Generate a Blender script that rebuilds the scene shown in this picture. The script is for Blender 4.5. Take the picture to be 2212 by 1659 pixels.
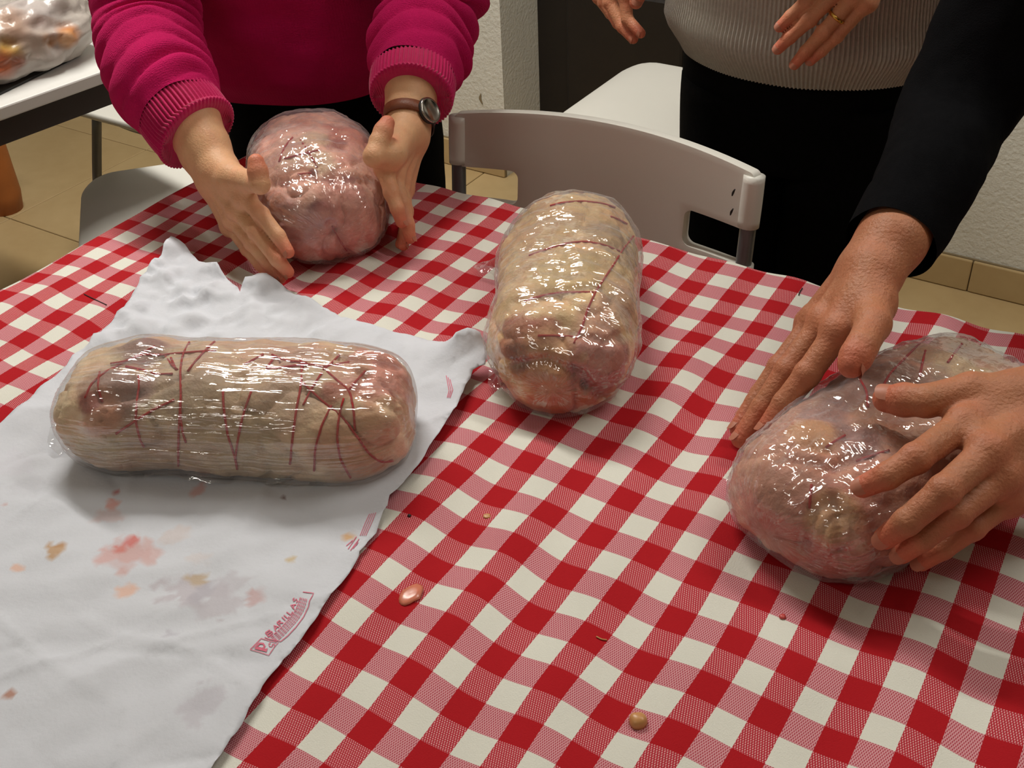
import bpy, bmesh, math, random
import numpy as np
from mathutils import Vector, Matrix
from mathutils.bvhtree import BVHTree
from mathutils.geometry import delaunay_2d_cdt

for o in list(bpy.data.objects):
    bpy.data.objects.remove(o, do_unlink=True)
random.seed(4)
SC = bpy.context.scene
COL = SC.collection

# ------------------------------------------------------------------ camera
FPX = 2493.5
RW = np.array([[0.845351, 0.287109, -0.450500], [0.532857, -0.513190, 0.672830], [-0.038017, -0.808829, -0.586813]])
CW = np.array([0.42653, -0.569135, 1.437499])
cam_d = bpy.data.cameras.new('camera')
cam_d.sensor_width = 36.0
cam_d.lens = FPX / 2212 * 36.0
cam_d.clip_start = 0.05
cam = bpy.data.objects.new('camera', cam_d)
COL.objects.link(cam)
M = Matrix.Identity(4)
for r in range(3):
    M[r][0] = RW[r, 0]; M[r][1] = -RW[r, 1]; M[r][2] = -RW[r, 2]; M[r][3] = CW[r]
cam.matrix_world = M
SC.camera = cam

# ------------------------------------------------------------------ world, lamps, exposure
SC.view_settings.view_transform = 'Standard'
SC.view_settings.look = 'None'
SC.view_settings.exposure = -0.06
SC.view_settings.gamma = 1.0
SC.view_settings.use_curve_mapping = False
W = bpy.data.worlds.new('room_world'); SC.world = W
W.use_nodes = True
W.node_tree.nodes['Background'].inputs[0].default_value = (0.8, 0.82, 0.85, 1)
W.node_tree.nodes['Background'].inputs[1].default_value = 0.02

def area(name, loc, sx, sy, power, col=(1, .965, .89)):
    d = bpy.data.lights.new(name, 'AREA'); d.shape = 'RECTANGLE'; d.size = sx; d.size_y = sy
    d.energy = power; d.color = col
    o = bpy.data.objects.new(name, d); COL.objects.link(o); o.location = loc
    return o
LAMPS = [(-1.25, .86, 2.5, 1.3, .09, 40), (.8, .95, 2.5, 1.3, .09, 11), (-.6, -1.5, 2.5, 1.2, .09, 4)]  # last row: unseen fill lamp added to brighten from behind the camera
for i, (lx, ly, lz, sx, sy, pw) in enumerate(LAMPS):
    area('ceiling_tube_light', (lx, ly, lz - .075), sx, sy, pw)

# ------------------------------------------------------------------ helpers
def ray(px, py):
    d = RW @ np.array([(px - 1106) / FPX, (py - 829.5) / FPX, 1.0])
    return d / np.linalg.norm(d)
def onz(px, py, z):
    d = ray(px, py); return CW + d * (z - CW[2]) / d[2]
def ony(px, py, y):
    d = ray(px, py); return CW + d * (y - CW[1]) / d[1]
def srgb(r, g, b):
    f = lambda c: (c / 255 / 12.92) if c / 255 <= .04045 else ((c / 255 + .055) / 1.055) ** 2.4
    return (f(r), f(g), f(b))
def nrm(v):
    v = np.asarray(v, float); return v / (np.linalg.norm(v, axis=-1, keepdims=True) + 1e-12)

def vnoise(p, seed=0):
    p = np.asarray(p, float)
    i = np.floor(p).astype(np.int64); f = p - i; w = f * f * (3 - 2 * f)
    def h(dx, dy, dz):
        a = (i[:, 0] + dx) * 374761393 + (i[:, 1] + dy) * 668265263 + (i[:, 2] + dz) * 1440662683 + seed * 1274126177
        a &= 0xffffffff
        a = ((a ^ (a >> 13)) * 1274126177) & 0xffffffff
        a = ((a ^ (a >> 16)) * 2246822519) & 0xffffffff
        return ((a ^ (a >> 15)) & 0xffffff) / float(0xffffff) * 2 - 1
    r = 0
    for dx in (0, 1):
        wx = w[:, 0] if dx else 1 - w[:, 0]
        for dy in (0, 1):
            wy = w[:, 1] if dy else 1 - w[:, 1]
            for dz in (0, 1):
                wz = w[:, 2] if dz else 1 - w[:, 2]
                r = r + wx * wy * wz * h(dx, dy, dz)
    return r
def fbm(p, o=3, seed=0):
    s = 0; a = 1.0; q = np.asarray(p, float)
    for k in range(o):
        s = s + a * vnoise(q, seed + k * 17); q = q * 2.03 + 3.1; a *= .5
    return s
def ridge(p, seed=0):
    return 1 - np.abs(vnoise(p, seed)) * 2

def mk(name, v, f, mat, parent=None, smooth=True, col=None, uv=None):
    me = bpy.data.meshes.new(name)
    v = np.asarray(v, float)
    me.from_pydata(v.tolist(), [], [list(map(int, q)) for q in f])
    if smooth:
        me.polygons.foreach_set('use_smooth', [True] * len(me.polygons))
    if col is not None:
        a = me.color_attributes.new('Col', 'FLOAT_COLOR', 'POINT')
        c = np.ones((len(v), 4)); c[:, :3] = col
        a.data.foreach_set('color', c.ravel())
    if uv is not None:
        l = me.uv_layers.new(name='UVMap')
        idx = np.zeros(len(me.loops), int); me.loops.foreach_get('vertex_index', idx)
        l.data.foreach_set('uv', np.asarray(uv, float)[idx].ravel())
    me.update()
    o = bpy.data.objects.new(name, me); COL.objects.link(o)
    if mat is not None: me.materials.append(mat)
    if parent is not None: o.parent = parent
    return o
def empty(name, loc=(0, 0, 0), rz=0):
    o = bpy.data.objects.new(name, None); COL.objects.link(o)
    o.location = loc; o.rotation_euler = (0, 0, rz); o.empty_display_size = .05
    return o
def tag(o, label=None, cat=None, group=None, kind=None):
    if label: o['label'] = label
    if cat: o['category'] = cat
    if group: o['group'] = group
    if kind: o['kind'] = kind
    return o
def place(child, root):
    """parent with the child's world position kept (root unrotated at its location)"""
    child.parent = root
    child.matrix_parent_inverse = Matrix.Translation(Vector(root.location)).inverted()
    return child
def mkw(name, v, f, mat, root, **k):
    """mesh in world coordinates under an Empty that sits elsewhere"""
    return place(mk(name, v, f, mat, None, **k), root)

def box(x0, x1, y0, y1, z0, z1):
    v = [(x, y, z) for z in (z0, z1) for y in (y0, y1) for x in (x0, x1)]
    f = [(0, 2, 3, 1), (4, 5, 7, 6), (0, 1, 5, 4), (2, 6, 7, 3), (0, 4, 6, 2), (1, 3, 7, 5)]
    return v, f
def bev(o, w, seg=2, ang=.6):
    m = o.modifiers.new('bevel', 'BEVEL'); m.width = w; m.segments = seg; m.limit_method = 'ANGLE'; m.angle_limit = ang
    return o
def join(parts):
    V = []; F = []; n = 0
    for v, f in parts:
        V.append(np.asarray(v, float)); F += [[int(i) + n for i in q] for q in f]; n += len(v)
    return np.concatenate(V), F
def catmull(K, n):
    K = np.asarray(K, float); m = len(K)
    d = np.linalg.norm(np.diff(K[:, :3], axis=0), axis=1) + 1e-6
    t = np.r_[0, np.cumsum(d)]; t /= t[-1]
    T = np.linspace(0, 1, n); out = np.zeros((n, K.shape[1]))
    tan = np.zeros_like(K)
    for i in range(m):
        a, b = max(i - 1, 0), min(i + 1, m - 1)
        tan[i] = (K[b] - K[a]) / (t[b] - t[a])
    for k, x in enumerate(T):
        i = min(max(np.searchsorted(t, x, 'right') - 1, 0), m - 2)
        h = t[i + 1] - t[i]; s = (x - t[i]) / h
        out[k] = (2 * s**3 - 3 * s**2 + 1) * K[i] + (s**3 - 2 * s**2 + s) * h * tan[i] + (-2 * s**3 + 3 * s**2) * K[i + 1] + (s**3 - s**2) * h * tan[i + 1]
    return out
def loft(keys, nr, ns, disp=None, cap0=True, cap1=True):
    """keys: rows of centre(3), u(3), v(3). returns verts, faces, uv"""
    R = catmull(keys, nr)
    th = np.linspace(0, 2 * np.pi, ns + 1)
    c, s = np.cos(th), np.sin(th)
    P = R[:, None, 0:3] + c[None, :, None] * R[:, None, 3:6] + s[None, :, None] * R[:, None, 6:9]
    T = np.repeat(np.linspace(0, 1, nr)[:, None], ns + 1, 1); TH = np.repeat(th[None], nr, 0)
    if disp is not None:
        out = nrm(c[None, :, None] * nrm(R[:, None, 3:6]) + s[None, :, None] * nrm(R[:, None, 6:9]))
        P = P + out * disp(T, TH, P)[..., None]
        P[:, -1] = P[:, 0]
    V = P.reshape(-1, 3); w = ns + 1
    F = [(i * w + j, i * w + j + 1, (i + 1) * w + j + 1, (i + 1) * w + j) for i in range(nr - 1) for j in range(ns)]
    uv = np.stack([TH.ravel() / (2 * np.pi), T.ravel()], 1)
    n = len(V)
    ex = []; eu = []
    if cap0:
        ex.append(P[0].mean(0)); eu.append((.5, 0)); F += [(j + 1, j, n) for j in range(ns)]
    if cap1:
        k = n + len(ex); ex.append(P[-1].mean(0)); eu.append((.5, 1)); b = (nr - 1) * w
        F += [(b + j, b + j + 1, k) for j in range(ns)]
    if ex:
        V = np.concatenate([V, np.array(ex)]); uv = np.concatenate([uv, np.array(eu)])
    return V, F, uv
def pathkeys(pts, rad, up=(0, 0, 1), flat=1.0):
    pts = np.asarray(pts, float); n = len(pts); rows = []
    rad = np.broadcast_to(np.asarray(rad, float), (n,))
    u = None
    for i in range(n):
        t = nrm(pts[min(i + 1, n - 1)] - pts[max(i - 1, 0)])
        if u is None:
            u = np.cross(t, up)
            if np.linalg.norm(u) < 1e-3: u = np.cross(t, (1, 0, 0))
        u = nrm(u - t * (u @ t)); v = np.cross(t, u)
        rows.append(np.r_[pts[i], u * rad[i], v * rad[i] * flat])
    return np.array(rows)
def tube(pts, rad, nr=None, ns=12, **k):
    nr = nr or max(2, len(pts) * 3)
    if len(pts) == 2:
        pts = [pts[0], (np.asarray(pts[0], float) + np.asarray(pts[1], float)) / 2, pts[1]]
        if np.ndim(rad): rad = [rad[0], (rad[0] + rad[1]) / 2, rad[1]]
    return loft(pathkeys(pts, rad, **k), nr, ns)[:2]
def lathe(prof, seg=24, c=(0, 0, 0)):
    """prof list of (r,z)"""
    V = []; F = []
    for r, z in prof:
        for k in range(seg):
            a = 2 * math.pi * k / seg; V.append((c[0] + r * math.cos(a), c[1] + r * math.sin(a), c[2] + z))
    for i in range(len(prof) - 1):
        for k in range(seg):
            F.append((i * seg + k, i * seg + (k + 1) % seg, (i + 1) * seg + (k + 1) % seg, (i + 1) * seg + k))
    F.append(list(range(seg))[::-1]); F.append([(len(prof) - 1) * seg + k for k in range(seg)])
    return V, F

# signed-distance modelling (hands and bodies)
def sd_cap(p, a, b, ra, rb):
    a = np.asarray(a, float); b = np.asarray(b, float); ba = b - a
    t = np.clip(((p - a) @ ba) / (ba @ ba + 1e-12), 0, 1)
    return np.linalg.norm(p - a - t[:, None] * ba, axis=1) - (ra + (rb - ra) * t)
def sd_ell(p, c, r, R=None):
    q = p - np.asarray(c, float)
    if R is not None: q = q @ R
    r = np.asarray(r, float)
    k0 = np.linalg.norm(q / r, axis=1); k1 = np.linalg.norm(q / r**2, axis=1)
    return k0 * (k0 - 1) / (k1 + 1e-9)
def smin(a, b, k):
    h = np.clip(.5 + .5 * (b - a) / k, 0, 1)
    return b + (a - b) * h - k * h * (1 - h)
def nets(f, lo, hi, h):
    lo = np.asarray(lo, float); hi = np.asarray(hi, float)
    n = np.ceil((hi - lo) / h).astype(int) + 1
    ax = [lo[i] + h * np.arange(n[i]) for i in range(3)]
    G = np.stack(np.meshgrid(*ax, indexing='ij'), -1)
    q = 4; nc = -(-(n - 1) // q) + 1
    cx = [lo[i] + h * q * np.arange(nc[i]) for i in range(3)]
    DC = f(np.stack(np.meshgrid(*cx, indexing='ij'), -1).reshape(-1, 3)).reshape(nc)
    near = np.abs(DC) < h * q * 1.5
    nb = near.copy()
    for d_ in range(3):
        nb = nb | np.roll(nb, 1, d_) | np.roll(nb, -1, d_)
    ii = [np.minimum(np.arange(n[i]) // q, nc[i] - 1) for i in range(3)]
    D = DC[np.ix_(*ii)].copy(); D = np.where(np.abs(D) < 1e-9, 1e-6, D)
    msk = nb[np.ix_(*ii)]
    D[msk] = f(G[msk])
    S = D < 0
    c = [(x, y, z) for x in (0, 1) for y in (0, 1) for z in (0, 1)]
    sl = lambda A, o: A[o[0]:n[0] - 1 + o[0], o[1]:n[1] - 1 + o[1], o[2]:n[2] - 1 + o[2]]
    cnt = sum(sl(S, o).astype(int) for o in c)
    act = (cnt > 0) & (cnt < 8)
    idx = np.argwhere(act); N = len(idx)
    acc = np.zeros((N, 3)); num = np.zeros(N)
    dv = {o: sl(D, o)[act] for o in c}
    for a in c:
        for b in c:
            if sum(abs(a[i] - b[i]) for i in range(3)) == 1 and a < b:
                da, db = dv[a], dv[b]; m = (da < 0) != (db < 0)
                t = np.where(m, da / np.where(m, da - db, 1), 0)
                pos = np.array(a)[None] + t[:, None] * (np.array(b) - np.array(a))[None]
                acc += pos * m[:, None]; num += m
    V = lo + h * (idx + acc / num[:, None])
    I = -np.ones(n - 1, int); I[act] = np.arange(N)
    F = []
    for d in range(3):
        e1, e2 = (d + 1) % 3, (d + 2) % 3
        sh = list(n); 
        A = S; B = np.roll(S, -1, d)
        cr = A != B
        m = np.zeros(n, bool)
        s = [slice(1, n[i] - 1) for i in range(3)]; s[d] = slice(0, n[d] - 1)
        m[tuple(s)] = cr[tuple(s)]
        q = np.argwhere(m)
        o1 = np.zeros(3, int); o1[e1] = 1; o2 = np.zeros(3, int); o2[e2] = 1
        g = lambda k: I[k[:, 0], k[:, 1], k[:, 2]]
        quad = np.stack([g(q - o1 - o2), g(q - o2), g(q), g(q - o1)], 1)
        flip = ~S[tuple(q.T)]
        quad[flip] = quad[flip][:, ::-1]
        quad = quad[(quad >= 0).all(1)]
        F.append(quad)
    return V, np.concatenate(F)

# ------------------------------------------------------------------ materials
def nodes(name):
    m = bpy.data.materials.new(name); m.use_nodes = True
    nt = m.node_tree; b = nt.nodes['Principled BSDF']
    return m, nt, b
def N(nt, t, **k):
    n = nt.nodes.new(t)
    for a, v in k.items(): setattr(n, a, v)
    return n
def math_(nt, op, a, b=None, clamp=False):
    n = nt.nodes.new('ShaderNodeMath'); n.operation = op; n.use_clamp = clamp
    for i, x in enumerate((a, b)):
        if x is None: continue
        if isinstance(x, (int, float)): n.inputs[i].default_value = x
        else: nt.links.new(x, n.inputs[i])
    return n.outputs[0]
def mixc(nt, fac, a, b, mode='MIX'):
    n = nt.nodes.new('ShaderNodeMix'); n.data_type = 'RGBA'; n.blend_type = mode
    for s, x in ((n.inputs[0], fac), (n.inputs[6], a), (n.inputs[7], b)):
        if isinstance(x, (int, float)): s.default_value = x
        elif isinstance(x, tuple): s.default_value = (*x[:3], 1)
        else: nt.links.new(x, s)
    return n.outputs[2]
def noise_(nt, scale, detail=3, co=None, rough=.5, st=None):
    n = nt.nodes.new('ShaderNodeTexNoise'); n.inputs['Scale'].default_value = scale; n.inputs['Detail'].default_value = detail
    n.inputs['Roughness'].default_value = rough
    if co is None: co = nt.nodes.new('ShaderNodeTexCoord').outputs['Object']
    if st is not None:
        mp = nt.nodes.new('ShaderNodeMapping'); mp.inputs['Scale'].default_value = st
        nt.links.new(co, mp.inputs[0]); co = mp.outputs[0]
    nt.links.new(co, n.inputs['Vector'])
    return n.outputs['Fac']
def bump(nt, b, h, dist, strength=1.0):
    n = nt.nodes.new('ShaderNodeBump'); n.inputs['Distance'].default_value = dist; n.inputs['Strength'].default_value = strength
    nt.links.new(h, n.inputs['Height']); nt.links.new(n.outputs[0], b.inputs['Normal']); return n.outputs[0]
def plain(name, col, rough=.5, metal=0, nscale=0, nvar=.1, bscale=0, bdist=.0005, spec=.5, sheen=0):
    m, nt, b = nodes(name)
    b.inputs['Roughness'].default_value = rough; b.inputs['Metallic'].default_value = metal
    b.inputs['Specular IOR Level'].default_value = spec
    if sheen: b.inputs['Sheen Weight'].default_value = sheen; b.inputs['Sheen Roughness'].default_value = .5
    if nscale:
        f = noise_(nt, nscale, 4)
        c = mixc(nt, f, tuple(x * (1 - nvar) for x in col), tuple(min(1, x * (1 + nvar)) for x in col))
        nt.links.new(c, b.inputs['Base Color'])
    else: b.inputs['Base Color'].default_value = (*col, 1)
    if bscale: bump(nt, b, noise_(nt, bscale, 4), bdist)
    return m
def attr_mat(name, rough=.5, spec=.5, nscale=60, nvar=.12, bscale=0, bdist=.0005, sss=0):
    m, nt, b = nodes(name)
    a = N(nt, 'ShaderNodeAttribute'); a.attribute_name = 'Col'
    f = noise_(nt, nscale, 5)
    k = math_(nt, 'ADD', math_(nt, 'MULTIPLY', f, 2 * nvar), 1 - nvar)
    cmb = N(nt, 'ShaderNodeCombineColor')
    for i in range(3): nt.links.new(k, cmb.inputs[i])
    nt.links.new(mixc(nt, 1.0, a.outputs['Color'], cmb.outputs[0], 'MULTIPLY'), b.inputs['Base Color'])
    b.inputs['Roughness'].default_value = rough; b.inputs['Specular IOR Level'].default_value = spec
    if sss:
        b.inputs['Subsurface Weight'].default_value = sss; b.inputs['Subsurface Radius'].default_value = (1, .35, .2)
        b.inputs['Subsurface Scale'].default_value = .004
    if bscale: bump(nt, b, noise_(nt, bscale, 4), bdist)
    return m

def gingham():
    m, nt, b = nodes('gingham_cotton')
    uv = N(nt, 'ShaderNodeTexCoord').outputs['UV']
    sp = N(nt, 'ShaderNodeSeparateXYZ'); nt.links.new(uv, sp.inputs[0]); u, v = sp.outputs[0], sp.outputs[1]
    red = lambda x: math_(nt, 'GREATER_THAN', math_(nt, 'FRACT', math_(nt, 'ADD', x, .25)), .5)
    ru, rv = red(u), red(v)
    k = 26.0
    U = math_(nt, 'MULTIPLY', u, k); V = math_(nt, 'MULTIPLY', v, k)
    row = math_(nt, 'FLOOR', V)
    a = math_(nt, 'FRACT', math_(nt, 'ADD', U, math_(nt, 'MULTIPLY', row, .38)))
    fr = math_(nt, 'FRACT', V)
    dash1 = math_(nt, 'MULTIPLY', math_(nt, 'LESS_THAN', a, .34), math_(nt, 'LESS_THAN', fr, .72))
    a2 = math_(nt, 'FRACT', math_(nt, 'ADD', U, math_(nt, 'MULTIPLY', row, .62)))
    dash2 = math_(nt, 'MULTIPLY', math_(nt, 'LESS_THAN', a2, .40), math_(nt, 'LESS_THAN', fr, .85))
    RED = srgb(176, 22, 32); WH = srgb(226, 226, 216)
    DP = mixc(nt, dash1, srgb(184, 48, 62), srgb(228, 178, 178))
    LP = mixc(nt, dash2, srgb(216, 156, 162), srgb(176, 62, 80))
    c0 = mixc(nt, rv, WH, LP); c1 = mixc(nt, rv, DP, RED)
    c = mixc(nt, ru, c0, c1)
    # faint soil
    st = noise_(nt, 9, 5)
    c = mixc(nt, math_(nt, 'MULTIPLY', st, .18), c, srgb(150, 130, 105), 'MULTIPLY')
    nt.links.new(c, b.inputs['Base Color'])
    b.inputs['Roughness'].default_value = .9; b.inputs['Specular IOR Level'].default_value = .2
    bump(nt, b, noise_(nt, 900, 2), .0004)
    return m

def film_mat(name, st, seed, strength=1.0, rough=.10, haze=.05):
    m = bpy.data.materials.new(name); m.use_nodes = True; nt = m.node_tree
    nt.nodes.clear()
    out = N(nt, 'ShaderNodeOutputMaterial')
    tc = N(nt, 'ShaderNodeTexCoord').outputs['UV']
    n1 = noise_(nt, 1.0, 1, co=tc, st=st, rough=.4)
    n2 = noise_(nt, 1.0, 1, co=tc, st=tuple(x * 2.6 for x in st), rough=.4)
    h = math_(nt, 'ADD', math_(nt, 'ABSOLUTE', math_(nt, 'SUBTRACT', n1, .5)), math_(nt, 'MULTIPLY', math_(nt, 'ABSOLUTE', math_(nt, 'SUBTRACT', n2, .5)), .12))
    bp = N(nt, 'ShaderNodeBump'); bp.inputs['Distance'].default_value = .0016; bp.inputs['Strength'].default_value = strength
    nt.links.new(h, bp.inputs['Height'])
    fr = N(nt, 'ShaderNodeFresnel'); fr.inputs['IOR'].default_value = 1.5
    gl = N(nt, 'ShaderNodeBsdfGlossy'); gl.inputs['Roughness'].default_value = rough; nt.links.new(bp.outputs[0], gl.inputs['Normal'])
    tr = N(nt, 'ShaderNodeBsdfTransparent'); tr.inputs[0].default_value = (.99, .99, .99, 1)
    df = N(nt, 'ShaderNodeBsdfDiffuse'); df.inputs[0].default_value = (.8, .8, .84, 1)
    mx = N(nt, 'ShaderNodeMixShader')
    lw = N(nt, 'ShaderNodeLayerWeight'); lw.inputs[0].default_value = .5
    nt.links.new(math_(nt, 'ADD', math_(nt, 'MULTIPLY', math_(nt, 'POWER', lw.outputs['Facing'], 3.0), .30), haze, True), mx.inputs[0])
    nt.links.new(tr.outputs[0], mx.inputs[1]); nt.links.new(df.outputs[0], mx.inputs[2])
    m2 = N(nt, 'ShaderNodeMixShader')
    nt.links.new(math_(nt, 'MINIMUM', math_(nt, 'ADD', math_(nt, 'MULTIPLY', fr.outputs[0], .9), .11), .30), m2.inputs[0])
    nt.links.new(mx.outputs[0], m2.inputs[1]); nt.links.new(gl.outputs[0], m2.inputs[2])
    nt.links.new(m2.outputs[0], out.inputs[0])
    return m

def knit(name, col, scale, dist=.0012, sheen=.3):
    m, nt, b = nodes(name)
    uv = N(nt, 'ShaderNodeTexCoord').outputs['UV']
    sp = N(nt, 'ShaderNodeSeparateXYZ'); nt.links.new(uv, sp.inputs[0])
    s = math_(nt, 'SINE', math_(nt, 'MULTIPLY', sp.outputs[0], scale[0] * 6.283))
    t = math_(nt, 'SINE', math_(nt, 'MULTIPLY', sp.outputs[1], scale[1] * 6.283))
    h = math_(nt, 'ADD', s, math_(nt, 'MULTIPLY', t, .6))
    nz = noise_(nt, 500, 3)
    h = math_(nt, 'ADD', math_(nt, 'MULTIPLY', h, .25), math_(nt, 'MULTIPLY', nz, 2.5))
    nt.links.new(mixc(nt, noise_(nt, 25, 3), tuple(c * .85 for c in col), tuple(c * 1.15 for c in col)), b.inputs['Base Color'])
    b.inputs['Roughness'].default_value = .95; b.inputs['Specular IOR Level'].default_value = .1
    b.inputs['Sheen Weight'].default_value = sheen; b.inputs['Sheen Tint'].default_value = (*[min(1, c * 2 + .05) for c in col], 1)
    bump(nt, b, h, dist * .4)
    return m

MT = {}
MT['cloth'] = gingham()
MT['paper'] = attr_mat('butcher_paper', rough=.75, spec=.25, nscale=30, nvar=.04, bscale=250, bdist=.0003)
MT['stamp'] = plain('stamp_ink', srgb(214, 108, 132), .8, nscale=400, nvar=.25)
MT['meat'] = attr_mat('raw_meat', rough=.5, spec=.4, nscale=90, nvar=.22, bscale=260, bdist=.0012, sss=.15)
MT['string'] = plain('red_string', srgb(176, 34, 32), .8, nscale=700, nvar=.4, bscale=1200, bdist=.0006)
MT['skinA'] = attr_mat('skin_fair', rough=.5, spec=.35, nscale=120, nvar=.10, bscale=420, bdist=.0007, sss=.25)
MT['skinC'] = attr_mat('skin_weathered', rough=.5, spec=.4, nscale=140, nvar=.14, bscale=330, bdist=.0012, sss=.2)
MT['nail'] = plain('fingernail', srgb(182, 116, 92), .5, nscale=200, nvar=.08)
MT['magenta'] = knit('magenta_wool', srgb(186, 22, 88), (260, 240), .0012)
MT['cuff'] = plain('magenta_rib', srgb(190, 24, 90), .95, nscale=200, nvar=.15, bscale=900, bdist=.0005, spec=.1, sheen=.3)
MT['grey'] = plain('grey_wool', srgb(196, 193, 184), .95, nscale=160, nvar=.18, bscale=900, bdist=.0008, spec=.1, sheen=.2)
MT['black'] = plain('black_cotton', srgb(13, 13, 15), .9, nscale=120, nvar=.3, bscale=700, bdist=.0006, spec=.04)
MT['trouser'] = plain('black_trouser', srgb(13, 13, 14), .9, nscale=90, nvar=.3, bscale=600, bdist=.0005, spec=.04)
MT['plastic'] = plain('white_plastic', srgb(222, 220, 212), .38, nscale=6, nvar=.03, bscale=800, bdist=.0001)
MT['metal'] = plain('grey_steel_tube', srgb(120, 122, 126), .4, .6, nscale=40, nvar=.08)
MT['laminate'] = plain('white_laminate', srgb(224, 224, 220), .35, nscale=5, nvar=.02)
MT['dark'] = plain('dark_edge', srgb(62, 54, 50), .6, nscale=30, nvar=.1)
MT['door'] = plain('dark_wood', srgb(27, 20, 15), .55, nscale=14, nvar=.3, bscale=40, bdist=.001)  # near-black tone stands in for the unlit room beyond
MT['plaster'] = plain('white_plaster', srgb(214, 212, 202), .95, nscale=9, nvar=.05, bscale=110, bdist=.0025, spec=.1)
MT['ceil'] = plain('ceiling_paint', srgb(226, 224, 216), .95, nscale=3, nvar=.03)
MT['grout'] = plain('grout', srgb(128, 112, 84), .95, nscale=60, nvar=.1)
MT['wood'] = plain('orange_wood', srgb(160, 92, 40), .45, nscale=18, nvar=.2, bscale=60, bdist=.0005)
MT['leather'] = plain('brown_leather', srgb(112, 58, 32), .5, nscale=200, nvar=.2, bscale=500, bdist=.0004)
MT['blackleather'] = plain('black_leather', srgb(22, 20, 20), .35, nscale=200, nvar=.2)
MT['steel'] = plain('polished_steel', srgb(180, 178, 172), .2, 1, nscale=50, nvar=.04)
MT['dial'] = plain('watch_dial', srgb(214, 214, 206), .4, nscale=20, nvar=.03)
MT['ink'] = plain('black_mark', srgb(26, 24, 24), .6, nscale=90, nvar=.2)
MT['gold'] = plain('gold', srgb(214, 170, 84), .25, 1, nscale=60, nvar=.05)
MT['tray'] = plain('black_tray', srgb(26, 28, 26), .4, nscale=40, nvar=.15)
MT['bread'] = plain('bread_crust', srgb(196, 138, 78), .8, nscale=30, nvar=.3, bscale=60, bdist=.003)
MT['hair'] = plain('brown_hair', srgb(70, 48, 34), .6, nscale=60, nvar=.3, bscale=200, bdist=.003)
MT['shoe'] = plain('shoe_leather', srgb(30, 26, 24), .4, nscale=60, nvar=.2)
MT['scrap'] = plain('meat_scrap_fat', srgb(196, 142, 88), .35, nscale=120, nvar=.15)
MT['redbit'] = plain('raw_red_bit', srgb(196, 70, 66), .4, nscale=200, nvar=.2)
MT['lamp'] = plain('lamp_housing', srgb(230, 230, 226), .5, nscale=6, nvar=.02)

def tile_mat():
    m, nt, b = nodes('beige_floor_tile')
    f = noise_(nt, 2.2, 5, rough=.6)
    g = noise_(nt, 24, 4)
    c = mixc(nt, f, srgb(168, 142, 98), srgb(204, 180, 136))
    c = mixc(nt, math_(nt, 'MULTIPLY', g, .35), c, srgb(150, 120, 78))
    nt.links.new(c, b.inputs['Base Color']); b.inputs['Roughness'].default_value = .45
    return m
MT['tile'] = tile_mat()
def emit(name, col, s):
    m, nt, b = nodes(name)
    b.inputs['Base Color'].default_value = (*col, 1); b.inputs['Emission Color'].default_value = (*col, 1)
    b.inputs['Emission Strength'].default_value = s
    return m
MT['glow'] = emit('lamp_diffuser_glow', (1, .95, .86), 6.0)
def bag_mat():
    m, nt, b = nodes('clear_bag_plastic')
    a = N(nt, 'ShaderNodeAttribute'); a.attribute_name = 'Col'
    nt.links.new(a.outputs['Color'], b.inputs['Base Color'])
    b.inputs['Roughness'].default_value = .25; b.inputs['Alpha'].default_value = .82
    bump(nt, b, noise_(nt, 40, 3), .0018)
    return m
MT['bag'] = bag_mat()

# ================================================================== the room
TZ = 0.74          # table surface
YW = 1.915         # far wall plane
XO = -1.22         # edge of the doorway reveal
root = None
fl = mk('floor', *box(-3.8, 2.6, -2.8, 4.2, -.06, -.004), MT['grout'], smooth=False); tag(fl, kind='structure')
tv, tf = box(-.2485, .2485, -.2485, .2485, -.012, 0)
tm = None
for i in range(-7, 5):
    for j in range(-6, 4):
        cx = .207 + .5 * i + .25; cy = 1.06 + .5 * j + .25
        if cy > 2.4 or cx < -3.6: continue
        if tm is None:
            o = mk('floor_tile', tv, tf, MT['tile'], fl, smooth=False); bev(o, .0015, 1); tm = o
        else:
            o = tm.copy(); COL.objects.link(o); o.parent = fl
        o.location = (cx, cy, 0)
tag(mk('ceiling', *box(-3.8, 2.6, -2.8, 4.2, 2.62, 2.7), MT['ceil'], smooth=False), kind='structure')
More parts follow.
